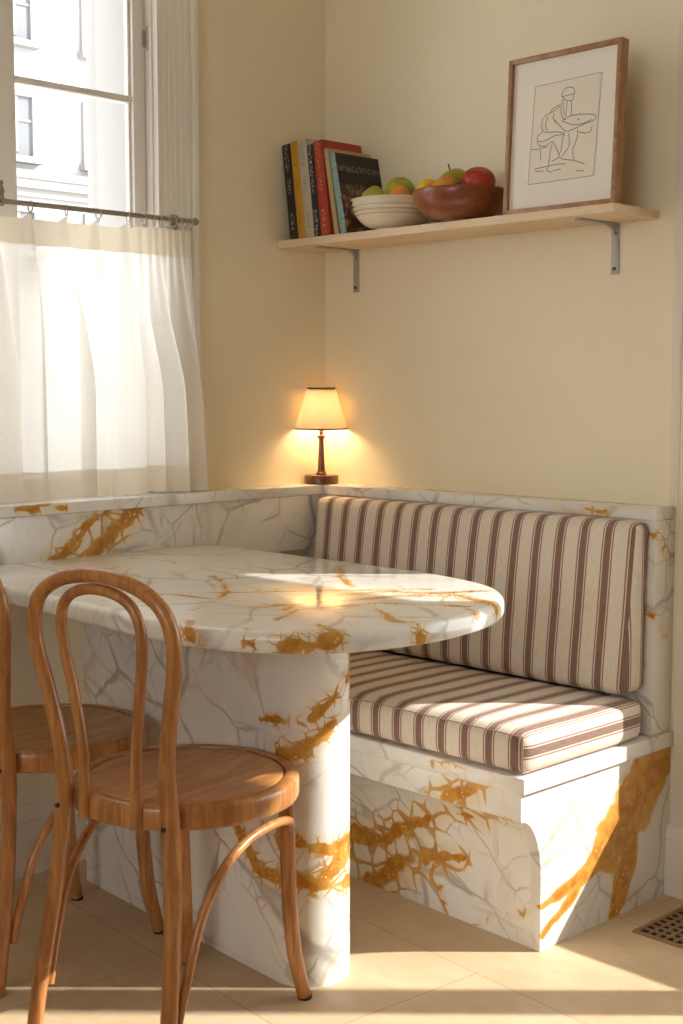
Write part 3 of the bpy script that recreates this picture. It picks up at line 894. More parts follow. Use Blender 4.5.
# ------------------------------------------------------------------ bentwood chair (local: +y forward)
def make_chair(name, loc, rz, label):
    t = root(name, loc, label, 'chair', rot=(0, 0, rz))
    seat_z = 0.507
    # bent rim
    bm = BM()
    lathe(bm, [(0.199, seat_z - 0.007), (0.2005, seat_z - 0.0015), (0.204, seat_z), (0.219, seat_z - 0.0005), (0.2255, seat_z - 0.004), (0.2285, seat_z - 0.011),
               (0.2285, seat_z - 0.040), (0.226, seat_z - 0.047), (0.220, seat_z - 0.050), (0.200, seat_z - 0.050), (0.199, seat_z - 0.007)], seg=72)
    link_mesh('seat_rim', bm, M['chair'], t, local=True, angle=50)
    bm = BM()
    lathe(bm, [(0, seat_z - 0.008), (0.09, seat_z - 0.007), (0.17, seat_z - 0.004), (0.192, seat_z - 0.002), (0.1965, seat_z - 0.004), (0.199, seat_z - 0.011), (0.199, seat_z - 0.024), (0, seat_z - 0.026)], seg=72)
    link_mesh('seat', bm, M['seat'], t, local=True, angle=50)
    # back frame and rear legs, one bent piece
    side = [(0.178, -0.262, 0.0), (0.172, -0.248, 0.10), (0.160, -0.229, 0.22), (0.146, -0.214, 0.36), (0.136, -0.207, 0.48), (0.134, -0.213, 0.58),
            (0.153, -0.223, 0.69), (0.174, -0.234, 0.785), (0.172, -0.240, 0.845), (0.146, -0.245, 0.893), (0.084, -0.249, 0.925)]
    pathp = [(-a, b, c) for a, b, c in side] + [(0, -0.250, 0.936)] + [(a - (0.016 * max(0, 1 - c / 0.36)), b, c) for a, b, c in reversed(side)]
    P = catmull(pathp, 8)
    R = []
    for p in P:
        z = p.z
        r = 0.0165 if z < 0.5 else 0.0165 - 0.0022 * min(1, (z - 0.5) / 0.3)
        if z < 0.12: r = 0.0158
        if 0.42 < z < 0.56: r += 0.0015
        R.append(r)
    bm = BM(); tube(bm, P, R, 14, up=(0, 1, 0)); link_mesh('back_frame', bm, M['chair'], t, local=True, angle=60)
    # inner hoop
    side = [(0.066, -0.222, 0.462), (0.066, -0.222, 0.52), (0.068, -0.222, 0.60), (0.082, -0.228, 0.70), (0.098, -0.236, 0.79), (0.100, -0.241, 0.840), (0.085, -0.245, 0.880), (0.050, -0.248, 0.903)]
    pathp = [(-a, b, c) for a, b, c in side] + [(0, -0.249, 0.910)] + [(a, b, c) for a, b, c in reversed(side)]
    P = catmull(pathp, 8)
    bm = BM(); tube(bm, P, [0.0108 if p.z > 0.55 else 0.0108 + 0.002 * (0.55 - p.z) / 0.1 for p in P], 12, up=(0, 1, 0))
    link_mesh('back_hoop', bm, M['chair'], t, local=True, angle=60)
    # front legs
    for sx in (-1, 1):
        pts = [(0.140 * sx, 0.146, 0.460), (0.142 * sx, 0.150, 0.36), (0.143 * sx, 0.156, 0.22), (0.148 * sx, 0.168, 0.10), (0.158 * sx, 0.190, 0.0)]
        P = catmull(pts, 8)
        bm = BM(); tube(bm, P, [0.0165 if p.z > 0.12 else 0.0165 - 0.0015 * (0.12 - p.z) / 0.12 for p in P], 14)
        leg = link_mesh('leg', bm, M['chair'], t, local=True, angle=60)
        bm = BM(); tube(bm, [(0.158 * sx, 0.1905, 0.0), (0.1572 * sx, 0.1885, 0.008)], 0.0156, 14); link_mesh('foot_pad', bm, M['foot'], leg, local=True)
        # bent brace from the rear leg up to the front leg
        pts = [(0.170 * sx - (0.010 if sx > 0 else 0), -0.222, 0.105), (0.170 * sx, -0.200, 0.20), (0.174 * sx, -0.165, 0.295), (0.179 * sx, -0.105, 0.372), (0.182 * sx, -0.035, 0.408),
               (0.181 * sx, 0.040, 0.417), (0.174 * sx, 0.098, 0.410), (0.163 * sx, 0.132, 0.396), (0.150 * sx, 0.142, 0.380)]
        P = catmull(pts, 8)
        bm = BM(); tube(bm, P, [0.0095] * len(P), 12, up=(1, 0, 0)); link_mesh('brace', bm, M['chair'], t, local=True, angle=60)
        bm = BM(); tube(bm, [(0.135 * sx, -0.222, 0.473), (0.1355 * sx, -0.228, 0.473)], 0.0050, 10); link_mesh('screw', bm, M['screw'], t, local=True)
    return t
make_chair('bentwood_chair', (0.942, -1.290, 0), rad(12), 'brown bentwood chair nearest the camera, its sunlit round seat tucked beside the marble pedestal')
make_chair('bentwood_chair', (0.418, -1.280, 0), rad(4), 'shaded bentwood chair partly cut off at the left edge, behind the nearer chair')

# ------------------------------------------------------------------ shelf, brackets
HS = 1.7159
boxo('wall_shelf', (0.001, -0.1987, HS - 0.0216), (1.1943, -0.0005, HS), M['shelf'], bev=0.0015, loc=(0.6, -0.1, HS - 0.0216))
tag(bpy.data.objects['wall_shelf'], 'pale oak plank shelf fixed high on the cream wall', 'shelf')
for bx_, lab in ((0.138, 'grey metal bracket below the books, left end of the shelf'), (1.068, 'grey metal bracket below the framed drawing, right end of the shelf')):
    b = root('shelf_bracket', (bx_, 0, 1.57), lab, 'bracket', 'shelf brackets')
    bm = BM(); box(bm, (bx_ - 0.011, -0.005, 1.566), (bx_ + 0.011, -0.0005, 1.6938), 0.001)
    link_mesh('wall_plate', bm, M['steel'], b)
    bm = BM(); box(bm, (bx_ - 0.009, -0.165, 1.6888), (bx_ + 0.009, -0.005, 1.6938), 0.001)
    tube(bm, [(bx_, -0.006, 1.665), (bx_, -0.018, 1.682), (bx_, -0.04, 1.690)], 0.004, 8)
    link_mesh('shelf_arm', bm, M['steel'], b)
    for z in (1.58, 1.668):
        bm = BM(); tube(bm, [(bx_, -0.0045, z), (bx_, -0.0085, z)], 0.0045, 10); link_mesh('screw', bm, M['screw'], b)

# ------------------------------------------------------------------ books
def book(x, th, h, dep, lean, mat, label, ysp=-0.178, z0=HS):
    t = root('book', (x, ysp, z0 + 0.0003), label, 'book', 'books on the shelf', rot=(0, -rad(lean), 0))
    c = 0.0022
    bm = BM()
    box(bm, (0, 0, 0), (c, dep, h), 0.0006); box(bm, (th - c, 0, 0), (th, dep, h), 0.0006)
    # rounded spine
    pts = [(0, 0.003), (0, 0.0), (th * 0.2, -0.0025), (th * 0.5, -0.0035), (th * 0.8, -0.0025), (th, 0.0), (th, 0.003)]
    prism(bm, pts, 2, 0, h)
    link_mesh('book_cover', bm, mat, t, local=True, angle=40)
    bm = BM(); box(bm, (c, 0.003, 0.003), (th - c, dep - 0.004, h - 0.003))
    link_mesh('pages', bm, M['paper'], t, local=True, smooth=False)
    return t
X = 0.0360
specs = [(0.0355, 0.282, 0.165, M['bk_black'], 'black book with white lettering, first from the left on the shelf'),
         (0.0315, 0.287, 0.170, M['bk_yellow'], 'mustard yellow book between the black and the off-white book'),
         (0.0365, 0.288, 0.175, M['bk_white'], 'off-white book right of the yellow book'),
         (0.0265, 0.270, 0.150, M['bk_dark'], 'thin charcoal book with white lettering between off-white and red books'),
         (0.0385, 0.276, 0.160, M['bk_red'], 'red hardback book standing right of the charcoal book')]
for th, h, dep, m, lab in specs:
    book(X, th, h, dep, 7.3, m, lab)
    X += (th + 0.0006) / math.cos(rad(7.3))
book(X + 0.017, 0.017, 0.252, 0.182, 10.5, M['bk_cream'], 'cream book leaning between the red book and the dark picture-cover book')
book(X + 0.043, 0.023, 0.236, 0.196, 12.0, M['bk_floral'], 'teal-spined book with dark pictorial cover, right of all other books')

# ------------------------------------------------------------------ bowls and fruit
def bowl(name, c, R, h, foot, mat, label, ribs=False):
    t = root(name, c, label, 'bowl')
    pr = [(0, 0.004), (foot * 0.9, 0.004), (foot * 0.95, 0.0), (foot, 0.0), (foot * 1.03, 0.006)]
    N = 14
    for k in range(1, N + 1):
        a = k / N
        r = foot * 1.03 + (R - foot * 1.03) * math.sin(a * math.pi / 2) ** 0.85
        z = 0.006 + (h - 0.006) * (1 - math.cos(a * math.pi / 2)) ** 0.95 if False else 0.006 + (h - 0.006) * a ** 1.55
        pr.append((r, z))
    if ribs:
        out = []
        for r, z in pr:
            out.append((r, z))
        top = [(rr, zz) for rr, zz in out if zz <= h * 0.62]
        pr = top
        r0, z0 = top[-1]
        for k in range(1, 25):
            a = k / 24
            z = z0 + (h - z0) * a
            r = r0 + (R - r0) * (a ** 0.8)
            r += 0.0026 * math.cos(a * 3 * 2 * math.pi)
            pr.append((r, z))
    pr += [(R - 0.003, h + 0.002), (R - 0.008, h - 0.001)]
    for k in range(N, -1, -1):
        a = k / N
        r = max(0.0, foot * 0.9 + (R - foot * 0.9) * math.sin(a * math.pi / 2) ** 0.85 - 0.010) if k else 0.0
        z = 0.013 + (h - 0.013) * a ** 1.55
        pr.append((r, min(z, h - 0.002)))
    bm = BM(); lathe(bm, [(r, z) for r, z in pr], c, 56)
    link_mesh('bowl_body', bm, mat, t, angle=60)
    if ribs:
        for zf in (0.66, 0.80, 0.93):
            pass
    return t
b1 = bowl('ceramic_bowl', (0.415, -0.138, HS + 0.0002), 0.113, 0.085, 0.044, M['ceramic'], 'cream ribbed ceramic bowl of fruit beside the books', True)
b2 = bowl('wooden_bowl', (0.672, -0.146, HS + 0.0002), 0.127, 0.082, 0.050, M['bowlwood'], 'dark reddish turned wood bowl of fruit next to the framed drawing')
# dark glaze line rings on the ribbed bowl
for zf, rr in ((0.050, 0.1070), (0.062, 0.1145), (0.074, 0.1205)):
    pass

def fruit_obj(name, c, r, mat, label, cat, stem=False, squash=0.92, dimple=True, tilt=(0, 0, 0), group='fruit in the bowls'):
    t = root(name, c, label, cat, group, rot=tilt)
    bm = BM()
    pr = []
    N = 18
    for k in range(N + 1):
        a = k / N * math.pi
        rr = math.sin(a); z = -math.cos(a)
        if dimple:
            z2 = z * squash * (1 - 0.18 * math.exp(-(rr / 0.28) ** 2))
            rr2 = rr * (1 + 0.05 * z)
        else:
            z2, rr2 = z * squash, rr
        pr.append((rr2 * r if 0 < k < N else 0, z2 * r))
    lathe(bm, pr, (0, 0, 0), 28)
    link_mesh('fruit_body', bm, mat, t, local=True, angle=80)
    if stem:
        bm = BM(); tube(bm, catmull([(0, 0, r * 0.70), (0.002, 0, r * 0.95), (0.003, 0.001, r * 1.28)], 4), [0.0022] * 8 + [0.003], 6)
        link_mesh('stem', bm, M['stem'], t, local=True)
    return t
z1 = HS + 0.086
fruit_obj('green_apple', (0.362, -0.160, z1 + 0.010), 0.034, M['green'], 'yellow-green apple at the left side of the cream bowl', 'fruit', tilt=(0.5, -0.4, 0))
fruit_obj('green_apple', (0.420, -0.112, z1 + 0.026), 0.0425, M['green'], 'larger green apple sitting highest in the cream bowl', 'fruit', tilt=(0.3, 0.5, 0))
fruit_obj('green_apple', (0.408, -0.192, z1 + 0.000), 0.026, M['green'], 'small green fruit half sunk between apples in the cream bowl', 'fruit', tilt=(0.3, -0.2, 0))
fruit_obj('orange', (0.470, -0.166, z1 + 0.006), 0.028, M['orange'], 'orange at the right side of the cream bowl', 'fruit', squash=0.96, dimple=False)
z2 = HS + 0.082
fruit_obj('lemon', (0.572, -0.160, z2 + 0.010), 0.034, M['yellow'], 'yellow fruit at the left side of the wooden bowl', 'fruit', dimple=False, squash=1.0)
fruit_obj('yellow_apple', (0.628, -0.118, z2 + 0.028), 0.044, M['yellowgreen'], 'yellow-green apple with upright stem at the top of the wooden bowl', 'fruit', stem=True, tilt=(0.15, -0.35, 0))
fruit_obj('peach', (0.664, -0.196, z2 + 0.000), 0.038, M['peach'], 'orange-red peach at the front middle of the wooden bowl', 'fruit', dimple=False)
fruit_obj('apricot', (0.620, -0.208, z2 - 0.001), 0.023, M['orange'], 'small apricot at the front left of the wooden bowl', 'fruit', dimple=False)
fruit_obj('plum', (0.712, -0.196, z2 - 0.004), 0.022, M['plum'], 'dark plum left of the red apple in the wooden bowl', 'fruit', dimple=False)
fruit_obj('red_apple', (0.723, -0.132, z2 + 0.020), 0.0455, M['red'], 'red apple at the right side of the wooden bowl', 'fruit', tilt=(0.3, 0.3, 0))

# ------------------------------------------------------------------ framed drawing
fx0, fx1, fz0, fz1 = 0.844, 1.184, 0.0, 0.390
LEAN = 3.0
fr = root('framed_drawing', ((fx0 + fx1) / 2, -0.180, HS + 0.0015), 'line drawing in a white mat and thin brown wooden frame on the shelf', 'picture', rot=(-rad(LEAN), 0, 0))
W2 = (fx1 - fx0) / 2
def lbox(name, lo, hi, mat, par, bev=0.001):
    bm = BM(); box(bm, lo, hi, bev); return link_mesh(name, bm, mat, par, local=True)
bm = BM()
fw, fd = 0.0125, 0.030
box(bm, (-W2, 0, 0), (-W2 + fw, fd, fz1), 0.0012); box(bm, (W2 - fw, 0, 0), (W2, fd, fz1), 0.0012)
box(bm, (-W2 + fw, 0, 0), (W2 - fw, fd, fw), 0.0012); box(bm, (-W2 + fw, 0, fz1 - fw), (W2 - fw, fd, fz1), 0.0012)
link_mesh('frame', bm, M['frame'], fr, local=True)
lbox('mat_board', (-W2 + fw, 0.010, fw), (W2 - fw, 0.013, fz1 - fw), M['mat'], fr, 0)
lbox('backing', (-W2 + fw, 0.022, fw), (W2 - fw, 0.026, fz1 - fw), M['frame'], fr, 0)
bm = BM(); box(bm, (-0.03, 0.028, 0.05), (0.03, 0.031, 0.34))
for v in bm.verts:
    if v.co.z < 0.2: v.co.y += 0.08
link_mesh('easel_stand', bm, M['frame'], fr, local=True, smooth=False)
strokes = [[(0.9258, 2.03), (1.1253, 2.0342)], [(0.9258, 2.03), (0.9152, 1.7882)], [(0.9152, 1.7882), (1.1132, 1.7896)], [(1.1253, 2.0342), (1.1132, 1.7896)], [(1.0075, 1.9985), (1.0153, 2.0084), (1.0271, 2.0135), (1.0429, 2.0089), (1.047, 1.9988), (1.0412, 1.995), (1.0254, 1.9942), (1.0096, 1.9934), (1.0075, 1.9985)], [(1.047, 1.9988), (1.0444, 1.9914), (1.0415, 1.9808), (1.0277, 1.9806), (1.0157, 1.9862), (1.0116, 1.9931)], [(1.0136, 1.988), (1.0079, 1.9746), (1.0082, 1.9555), (1.0145, 1.9404), (1.0246, 1.9342)], [(1.0158, 1.9798), (1.0153, 1.9609), (1.0183, 1.9478)], [(1.0375, 1.9798), (1.0399, 1.9605), (1.0383, 1.9418)], [(1.0257, 1.9799), (1.0241, 1.9596), (1.0224, 1.944)], [(1.0039, 1.9746), (0.9839, 1.9685), (0.978, 1.963), (0.9841, 1.9605), (1.004, 1.9704)], [(0.9841, 1.9605), (0.9639, 1.9554), (0.9519, 1.9442), (0.9501, 1.9283), (0.9544, 1.9165), (0.9483, 1.9125), (0.9382, 1.9041), (0.9384, 1.8927), (0.9488, 1.8801), (0.9693, 1.8792), (0.9854, 1.8868), (0.9977, 1.8709), (1.0081, 1.8505)], [(0.9885, 1.9392), (1.0089, 1.9205), (1.027, 1.907), (1.0487, 1.9089), (1.0798, 1.9173), (1.1048, 1.9217), (1.1134, 1.9283), (1.1064, 1.9361), (1.0676, 1.9425), (1.0323, 1.942), (1.0126, 1.9343), (1.0207, 1.93), (1.0485, 1.9199), (1.0759, 1.9194), (1.1028, 1.9251)], [(0.9544, 1.9165), (0.9687, 1.9114), (0.9971, 1.9093), (1.0212, 1.903)], [(0.9384, 1.8927), (0.9609, 1.8915), (0.9932, 1.9002), (1.0212, 1.8998)], [(1.0212, 1.903), (1.0155, 1.8846), (1.0139, 1.8657), (1.0062, 1.8475)], [(1.0331, 1.8999), (1.0375, 1.8755), (1.0279, 1.8577), (1.0142, 1.8466)], [(1.0605, 1.9073), (1.0608, 1.8915), (1.0534, 1.8704), (1.0478, 1.8553), (1.0541, 1.834)], [(0.9855, 1.882), (0.9798, 1.8571), (0.9762, 1.8285), (0.9724, 1.8177), (0.9867, 1.8119)], [(1.0062, 1.8475), (1.0223, 1.8393), (1.0541, 1.8324), (1.0856, 1.8209)], [(1.0062, 1.8443), (0.9862, 1.8387)], [(0.9333, 1.8253), (0.962, 1.8269), (0.9985, 1.8292), (1.0305, 1.8272)], [(0.9354, 1.8186), (0.9622, 1.8179)], [(0.918, 1.8748), (0.9489, 1.8737), (0.9693, 1.876)], [(1.0645, 1.9005), (1.0841, 1.8948), (1.0995, 1.8975), (1.1031, 1.9079)], [(1.0605, 1.807), (1.0839, 1.8044)], [(0.9681, 1.9516), (0.9623, 1.9299), (0.9687, 1.9162)], [(0.9882, 1.9552), (0.9843, 1.9461), (0.9926, 1.9322)], [(1.0581, 1.9297), (1.062, 1.9323), (1.064, 1.9282)], [(0.949, 1.8704), (0.9514, 1.8475)], [(0.9907, 1.8141), (1.0148, 1.8162)]]
lbox('drawing_paper', (0.9205 - 1.014, 0.0094, 1.789 - HS), (1.119 - 1.014, 0.0099, 2.032 - HS), M['sketchpaper'], fr, 0)
bm = BM()
for i, s in enumerate(strokes):
    pts = [Vector((a - 1.014, 0.0090, b - HS)) for a, b in s]
    if i == 3 or i == 2 or i == 1 or i == 0:
        ww = 0.0006
    else:
        pts = catmull(pts, 5); ww = 0.0009
    tube(bm, pts, ww, 5, up=(0, 1, 0), flat=(0.4, 1.0))
link_mesh('sketch_lines', bm, M['ink'], fr, local=True)

# ------------------------------------------------------------------ lamp
lx, ly = 0.0545, -0.070
lp = root('table_lamp', (lx, ly, L), 'small lit table lamp with cream shade standing in the corner of the ledge', 'lamp')
bm = BM(); lathe(bm, [(0, 0.0002), (0.050, 0.0002), (0.053, 0.003), (0.053, 0.023), (0.050, 0.027), (0.020, 0.028), (0, 0.028)], (lx, ly, L), 48)
link_mesh('lamp_base', bm, M['lampwood'], lp, angle=40)
bm = BM(); lathe(bm, [(0.0, 0.028), (0.016, 0.028), (0.017, 0.032), (0.0135, 0.036), (0.0115, 0.042), (0.0095, 0.080), (0.0078, 0.125), (0.0078, 0.138), (0.013, 0.142), (0.0145, 0.146), (0.008, 0.149), (0.006, 0.150), (0.006, 0.160), (0, 0.160)], (lx, ly, L), 32)
link_mesh('lamp_stem', bm, M['lampwood'], lp, angle=40)
bm = BM()
zs0, zs1 = 0.166, 0.294
lathe(bm, [(0.0805, zs0), (0.0425, zs1), (0.0413, zs1), (0.0793, zs0), (0.0805, zs0)], (lx, ly, L), 56)
sh = link_mesh('lamp_shade', bm, M['shade'], lp, angle=40)
bm = BM(); lathe(bm, [(0, zs1 - 0.010), (0.044, zs1 - 0.010), (0.044, zs1 - 0.009), (0, zs1 - 0.009)], (lx, ly, L), 40)
link_mesh('added_shade_cap', bm, M['shade'], sh)  # unseen translucent cap added to soften light thrown up from the shade
bm = BM()
for zz, rr in ((zs0, 0.0805), (zs1, 0.0425)):
    bm = BM()
    k = -0.0380 / 0.128
    d = 0.0045 if zz == zs0 else -0.0045
    lathe(bm, [(rr + 0.0004, zz), (rr + 0.0008, zz), (rr + 0.0008 + k * d, zz + d), (rr + 0.0004 + k * d, zz + d)], (lx, ly, L), 56)
    link_mesh('shade_trim', bm, M['piping'], sh, angle=40)
pass
bm = BM(); lathe(bm, [(0, 0.160), (0.010, 0.162), (0.011, 0.180), (0.009, 0.186), (0, 0.186)], (lx, ly, L), 20)
link_mesh('socket', bm, M['brass'], lp)
bm = BM(); lathe(bm, [(0, 0.186), (0.008, 0.188), (0.015, 0.205), (0.017, 0.218), (0.014, 0.232), (0.007, 0.240), (0, 0.242)], (lx, ly, L), 20)
link_mesh('bulb', bm, M['bulb'], lp)
pl = bpy.data.lights.new('lamp_glow', 'POINT'); pl.energy = 2.9; pl.color = (1.0, 0.66, 0.34); pl.shadow_soft_size = 0.024 * S
plo = bpy.data.objects.new('lamp_glow', pl); COL.objects.link(plo); plo.parent = lp; plo.location = (0, 0, 0.215 * S)

# ------------------------------------------------------------------ curtain
RX, RZ = 0.078, 1.735
rod = root('curtain_rod', (RX, -1.2, RZ), 'thin bronze curtain rod with a ball end across the window', 'curtain rod')
bm = BM(); tube(bm, [(RX, -2.0, RZ), (RX, -0.580, RZ)], 0.0066, 12); link_mesh('rod', bm, M['bronze'], rod)
bm = BM(); lathe(bm, [(0, -0.011), (0.007, -0.009), (0.0112, 0), (0.007, 0.009), (0, 0.011)], (0, 0, 0), 16)
bmesh.ops.rotate(bm, verts=bm.verts[:], cent=(0, 0, 0), matrix=Matrix.Rotation(rad(90), 3, 'X'))
bmesh.ops.translate(bm, verts=bm.verts[:], vec=(RX, -0.571, RZ)); link_mesh('finial', bm, M['bronze'], rod, angle=60)
bm = BM()   # bracket at the meeting stile and one hidden at the right casing
for yy in (-1.172,):
    tube(bm, catmull([(-0.020, yy, RZ + 0.02), (0.02, yy, RZ + 0.030), (RX - 0.004, yy, RZ + 0.022), (RX, yy, RZ)], 5), 0.0055, 8)
    torus(bm, (RX, yy, RZ), 0.0095, 0.004)
    lathe(bm, [(0, 0.0), (0.006, 0.002), (0.009, 0.012), (0.006, 0.022), (0.004, 0.026), (0.0065, 0.032), (0.004, 0.038), (0, 0.039)], (RX, yy, RZ + 0.012), 12)
    box(bm, (-0.023, yy - 0.014, RZ - 0.006), (-0.018, yy + 0.014, RZ + 0.045), 0.001)
link_mesh('rod_bracket', bm, M['bronze'], rod)
bm = BM()
tube(bm, [(0.026, -0.600, RZ), (RX, -0.600, RZ)], 0.0045, 8); box(bm, (0.0205, -0.612, RZ - 0.02), (0.026, -0.588, RZ + 0.02), 0.001)
link_mesh('rod_bracket', bm, M['bronze'], rod)

rings_y = [-1.60, -1.50, -1.395, -1.29, -1.188, -1.091, -0.986, -0.889, -0.795, -0.745, -0.712, -0.690, -0.667, -0.646, -0.623, -0.604, -0.590]
rp = None
for yy in rings_y:
    if rp is None:
        bm = BM(); torus(bm, (0, 0, 0), 0.0132, 0.0018, axis=1, seg=20, sub=6)
        torus(bm, (0, 0, -0.0155), 0.0036, 0.0011, axis=0, seg=12, sub=5)
        rp = link_mesh('curtain_ring', bm, M['ring'], None, loc=None, local=True)
        o = rp
    else:
        o = rp.copy(); COL.objects.link(o)
    o.location = Vector((RX, yy, RZ - 0.0062)) * S
    o.rotation_euler = (0, 0, random.uniform(-0.35, 0.35))
    if yy < -1.2: lab = 'small metal curtain ring on the rod beyond the left edge'
    elif yy < -1.1: lab = 'metal curtain ring beside the rod bracket at the left edge'
    elif yy < -0.77: lab = {-1.091: 'leftmost widely spaced curtain ring right of the rod bracket', -0.986: 'second widely spaced curtain ring from the rod bracket', -0.889: 'third widely spaced curtain ring from the rod bracket', -0.795: 'curtain ring just left of the bunched rings'}[yy]
    else:
        k = rings_y.index(yy) - 9
        lab = ['first', 'second', 'third', 'fourth', 'fifth', 'sixth', 'seventh', 'eighth'][k] + ' ring from the left in the bunch near the rod end'
    tag(o, lab, 'curtain ring', 'curtain rings on the rod')

ct = root('cafe_curtain', (RX, -1.1, L), 'sheer off-white linen cafe curtain hanging over the lower window', 'curtain')
bm = BM()
NA, NB = 420, 48
Y0, Y1 = -1.60, -0.588
ZT, ZB = RZ - 0.025, L + 0.0105
def bump_(d, w): return math.exp(-(d / w) ** 2)
bot_folds = [(-1.54, .034, .026), (-1.43, .040, .030), (-1.30, .036, .028), (-1.190, .046, .028), (-1.075, .018, .020), (-0.972, .048, .032), (-0.880, .020, .020), (-0.806, .044, .028)]
uvl = None
grid = []
for j in range(NB + 1):
    h = j / NB
    z = ZT + (ZB - ZT) * h
    row = []
    for i in range(NA + 1):
        a = i / NA
        y = Y0 + (Y1 - Y0) * a
        # spread towards the bottom right
        e = h ** 0.8
        yy = y + h * 0.062 * max(0, min(1, (y + 0.80) / 0.21)) ** 1.2
        # pinch pleats at the rings
        xt = 0
        for ry in rings_y:
            wr = 0.0085 if ry < -0.77 else 0.0065
            xt += (0.013 if ry < -0.77 else 0.010) * bump_(y - ry, wr)
        # lower folds
        xb = 0
        for fy, amp, ww in bot_folds:
            d = y - fy
            # sharper on one side: fabric laps over
            xb += amp * math.exp(-(d / (ww * (1.35 if d < 0 else 0.55))) ** 2)
        if y > -0.775:
            ph = (y + 0.775) / 0.187
            xb = xb * max(0, 1 - ph * 4) + 0.046 * (0.5 - 0.5 * math.cos((ph ** 0.9) * 2 * math.pi * 3)) + 0.004 * math.sin(ph * 40)
        pin = max(0, 1 - h / 0.35) ** 1.4
        mixf = min(1, h / 0.65); mixf = mixf * mixf * (3 - 2 * mixf)
        # each pleat opens into a soft fold
        xm = 0
        for ry in rings_y:
            if ry < -0.77:
                xm += 0.034 * bump_(y - ry - 0.008 * h, 0.009 + 0.020 * min(1, h / 0.4))
        x = xt * pin + xm * (1 - pin) * (1 - 0.75 * mixf) + xb * mixf ** 1.2
        x += 0.0018 * mnoise.noise(Vector((y * 18, z * 3, 0)))
        # lateral lap
        lap = 0.85 * (x - 0.012) * (0.35 + 0.65 * mixf) * (1 if y < -0.68 else max(0.0, (-0.588 - y) / 0.092))
        zz = z + 0.0035 * math.sin(y * 31) * h
        if h < 0.001: zz -= 0.010 * (1 - min(1, xt / 0.008)) * (1 if y < -0.77 else 0.3)
        elif h < 0.1: zz -= 0.010 * (1 - min(1, xt / 0.008)) * (1 if y < -0.77 else 0.3) * (1 - h / 0.1)
        row.append((Vector((RX - 0.012 + x * 0.95, yy + lap, zz)), a, 1 - h))
    grid.append([(bm.verts.new(p), u, v) for p, u, v in row])
uvl = bm.loops.layers.uv.new('UVMap')
for j in range(NB):
    for i in range(NA):
        q_ = (grid[j][i], grid[j][i + 1], grid[j + 1][i + 1], grid[j + 1][i])
        f = bm.faces.new([t_[0] for t_ in q_])
        for l, t_ in zip(f.loops, q_): l[uvl].uv = (t_[1], t_[2])
link_mesh('curtain_panel', bm, M['curtain'], ct, angle=180)

# ------------------------------------------------------------------ floor vent
vt = root('floor_vent', (1.45, -0.165, 0), 'small brown metal floor grille by the right baseboard', 'vent')
bm = BM()
vx0, vx1, vy0, vy1 = 1.342, 1.662, -0.284, -0.052
bx = 0.012
box(bm, (vx0, vy0, 0.0002), (vx1, vy0 + bx, 0.005), 0.0015); box(bm, (vx0, vy1 - bx, 0.0002), (vx1, vy1, 0.005), 0.0015)
box(bm, (vx0, vy0 + bx, 0.0002), (vx0 + bx, vy1 - bx, 0.005), 0.0015); box(bm, (vx1 - bx, vy0 + bx, 0.0002), (vx1, vy1 - bx, 0.005), 0.0015)
link_mesh('vent_frame', bm, M['vent'], vt)
bm = BM()
ny = 8
for i in range(1, ny):
    yy = vy0 + bx + (vy1 - vy0 - 2 * bx) * i / ny
    box(bm, (vx0 + bx, yy - 0.0035, 0.0006), (vx1 - bx, yy + 0.0035, 0.0040))
nx = 13
for i in range(1, nx):
    xx = vx0 + bx + (vx1 - vx0 - 2 * bx) * i / nx
    box(bm, (xx - 0.003, vy0 + bx, 0.0006), (xx + 0.003, vy1 - bx, 0.0036))
    for j in range(ny):
        if (i + j) % 2 == 0:
            yy = vy0 + bx + (vy1 - vy0 - 2 * bx) * (j + 0.5) / ny
            lathe(bm, [(0, 0.0010), (0.0062, 0.0010), (0.0062, 0.0034), (0, 0.0034)], (xx, yy, 0), 8)
link_mesh('vent_grille', bm, M['vent'], vt, smooth=False)
bm = BM(); box(bm, (vx0 + 0.004, vy0 + 0.004, 0.0001), (vx1 - 0.004, vy1 - 0.004, 0.0005))  # flat dark sheet under the grille, painted as the shade in its hollow
link_mesh('vent_shade_sheet', bm, M['pit'], vt, smooth=False)

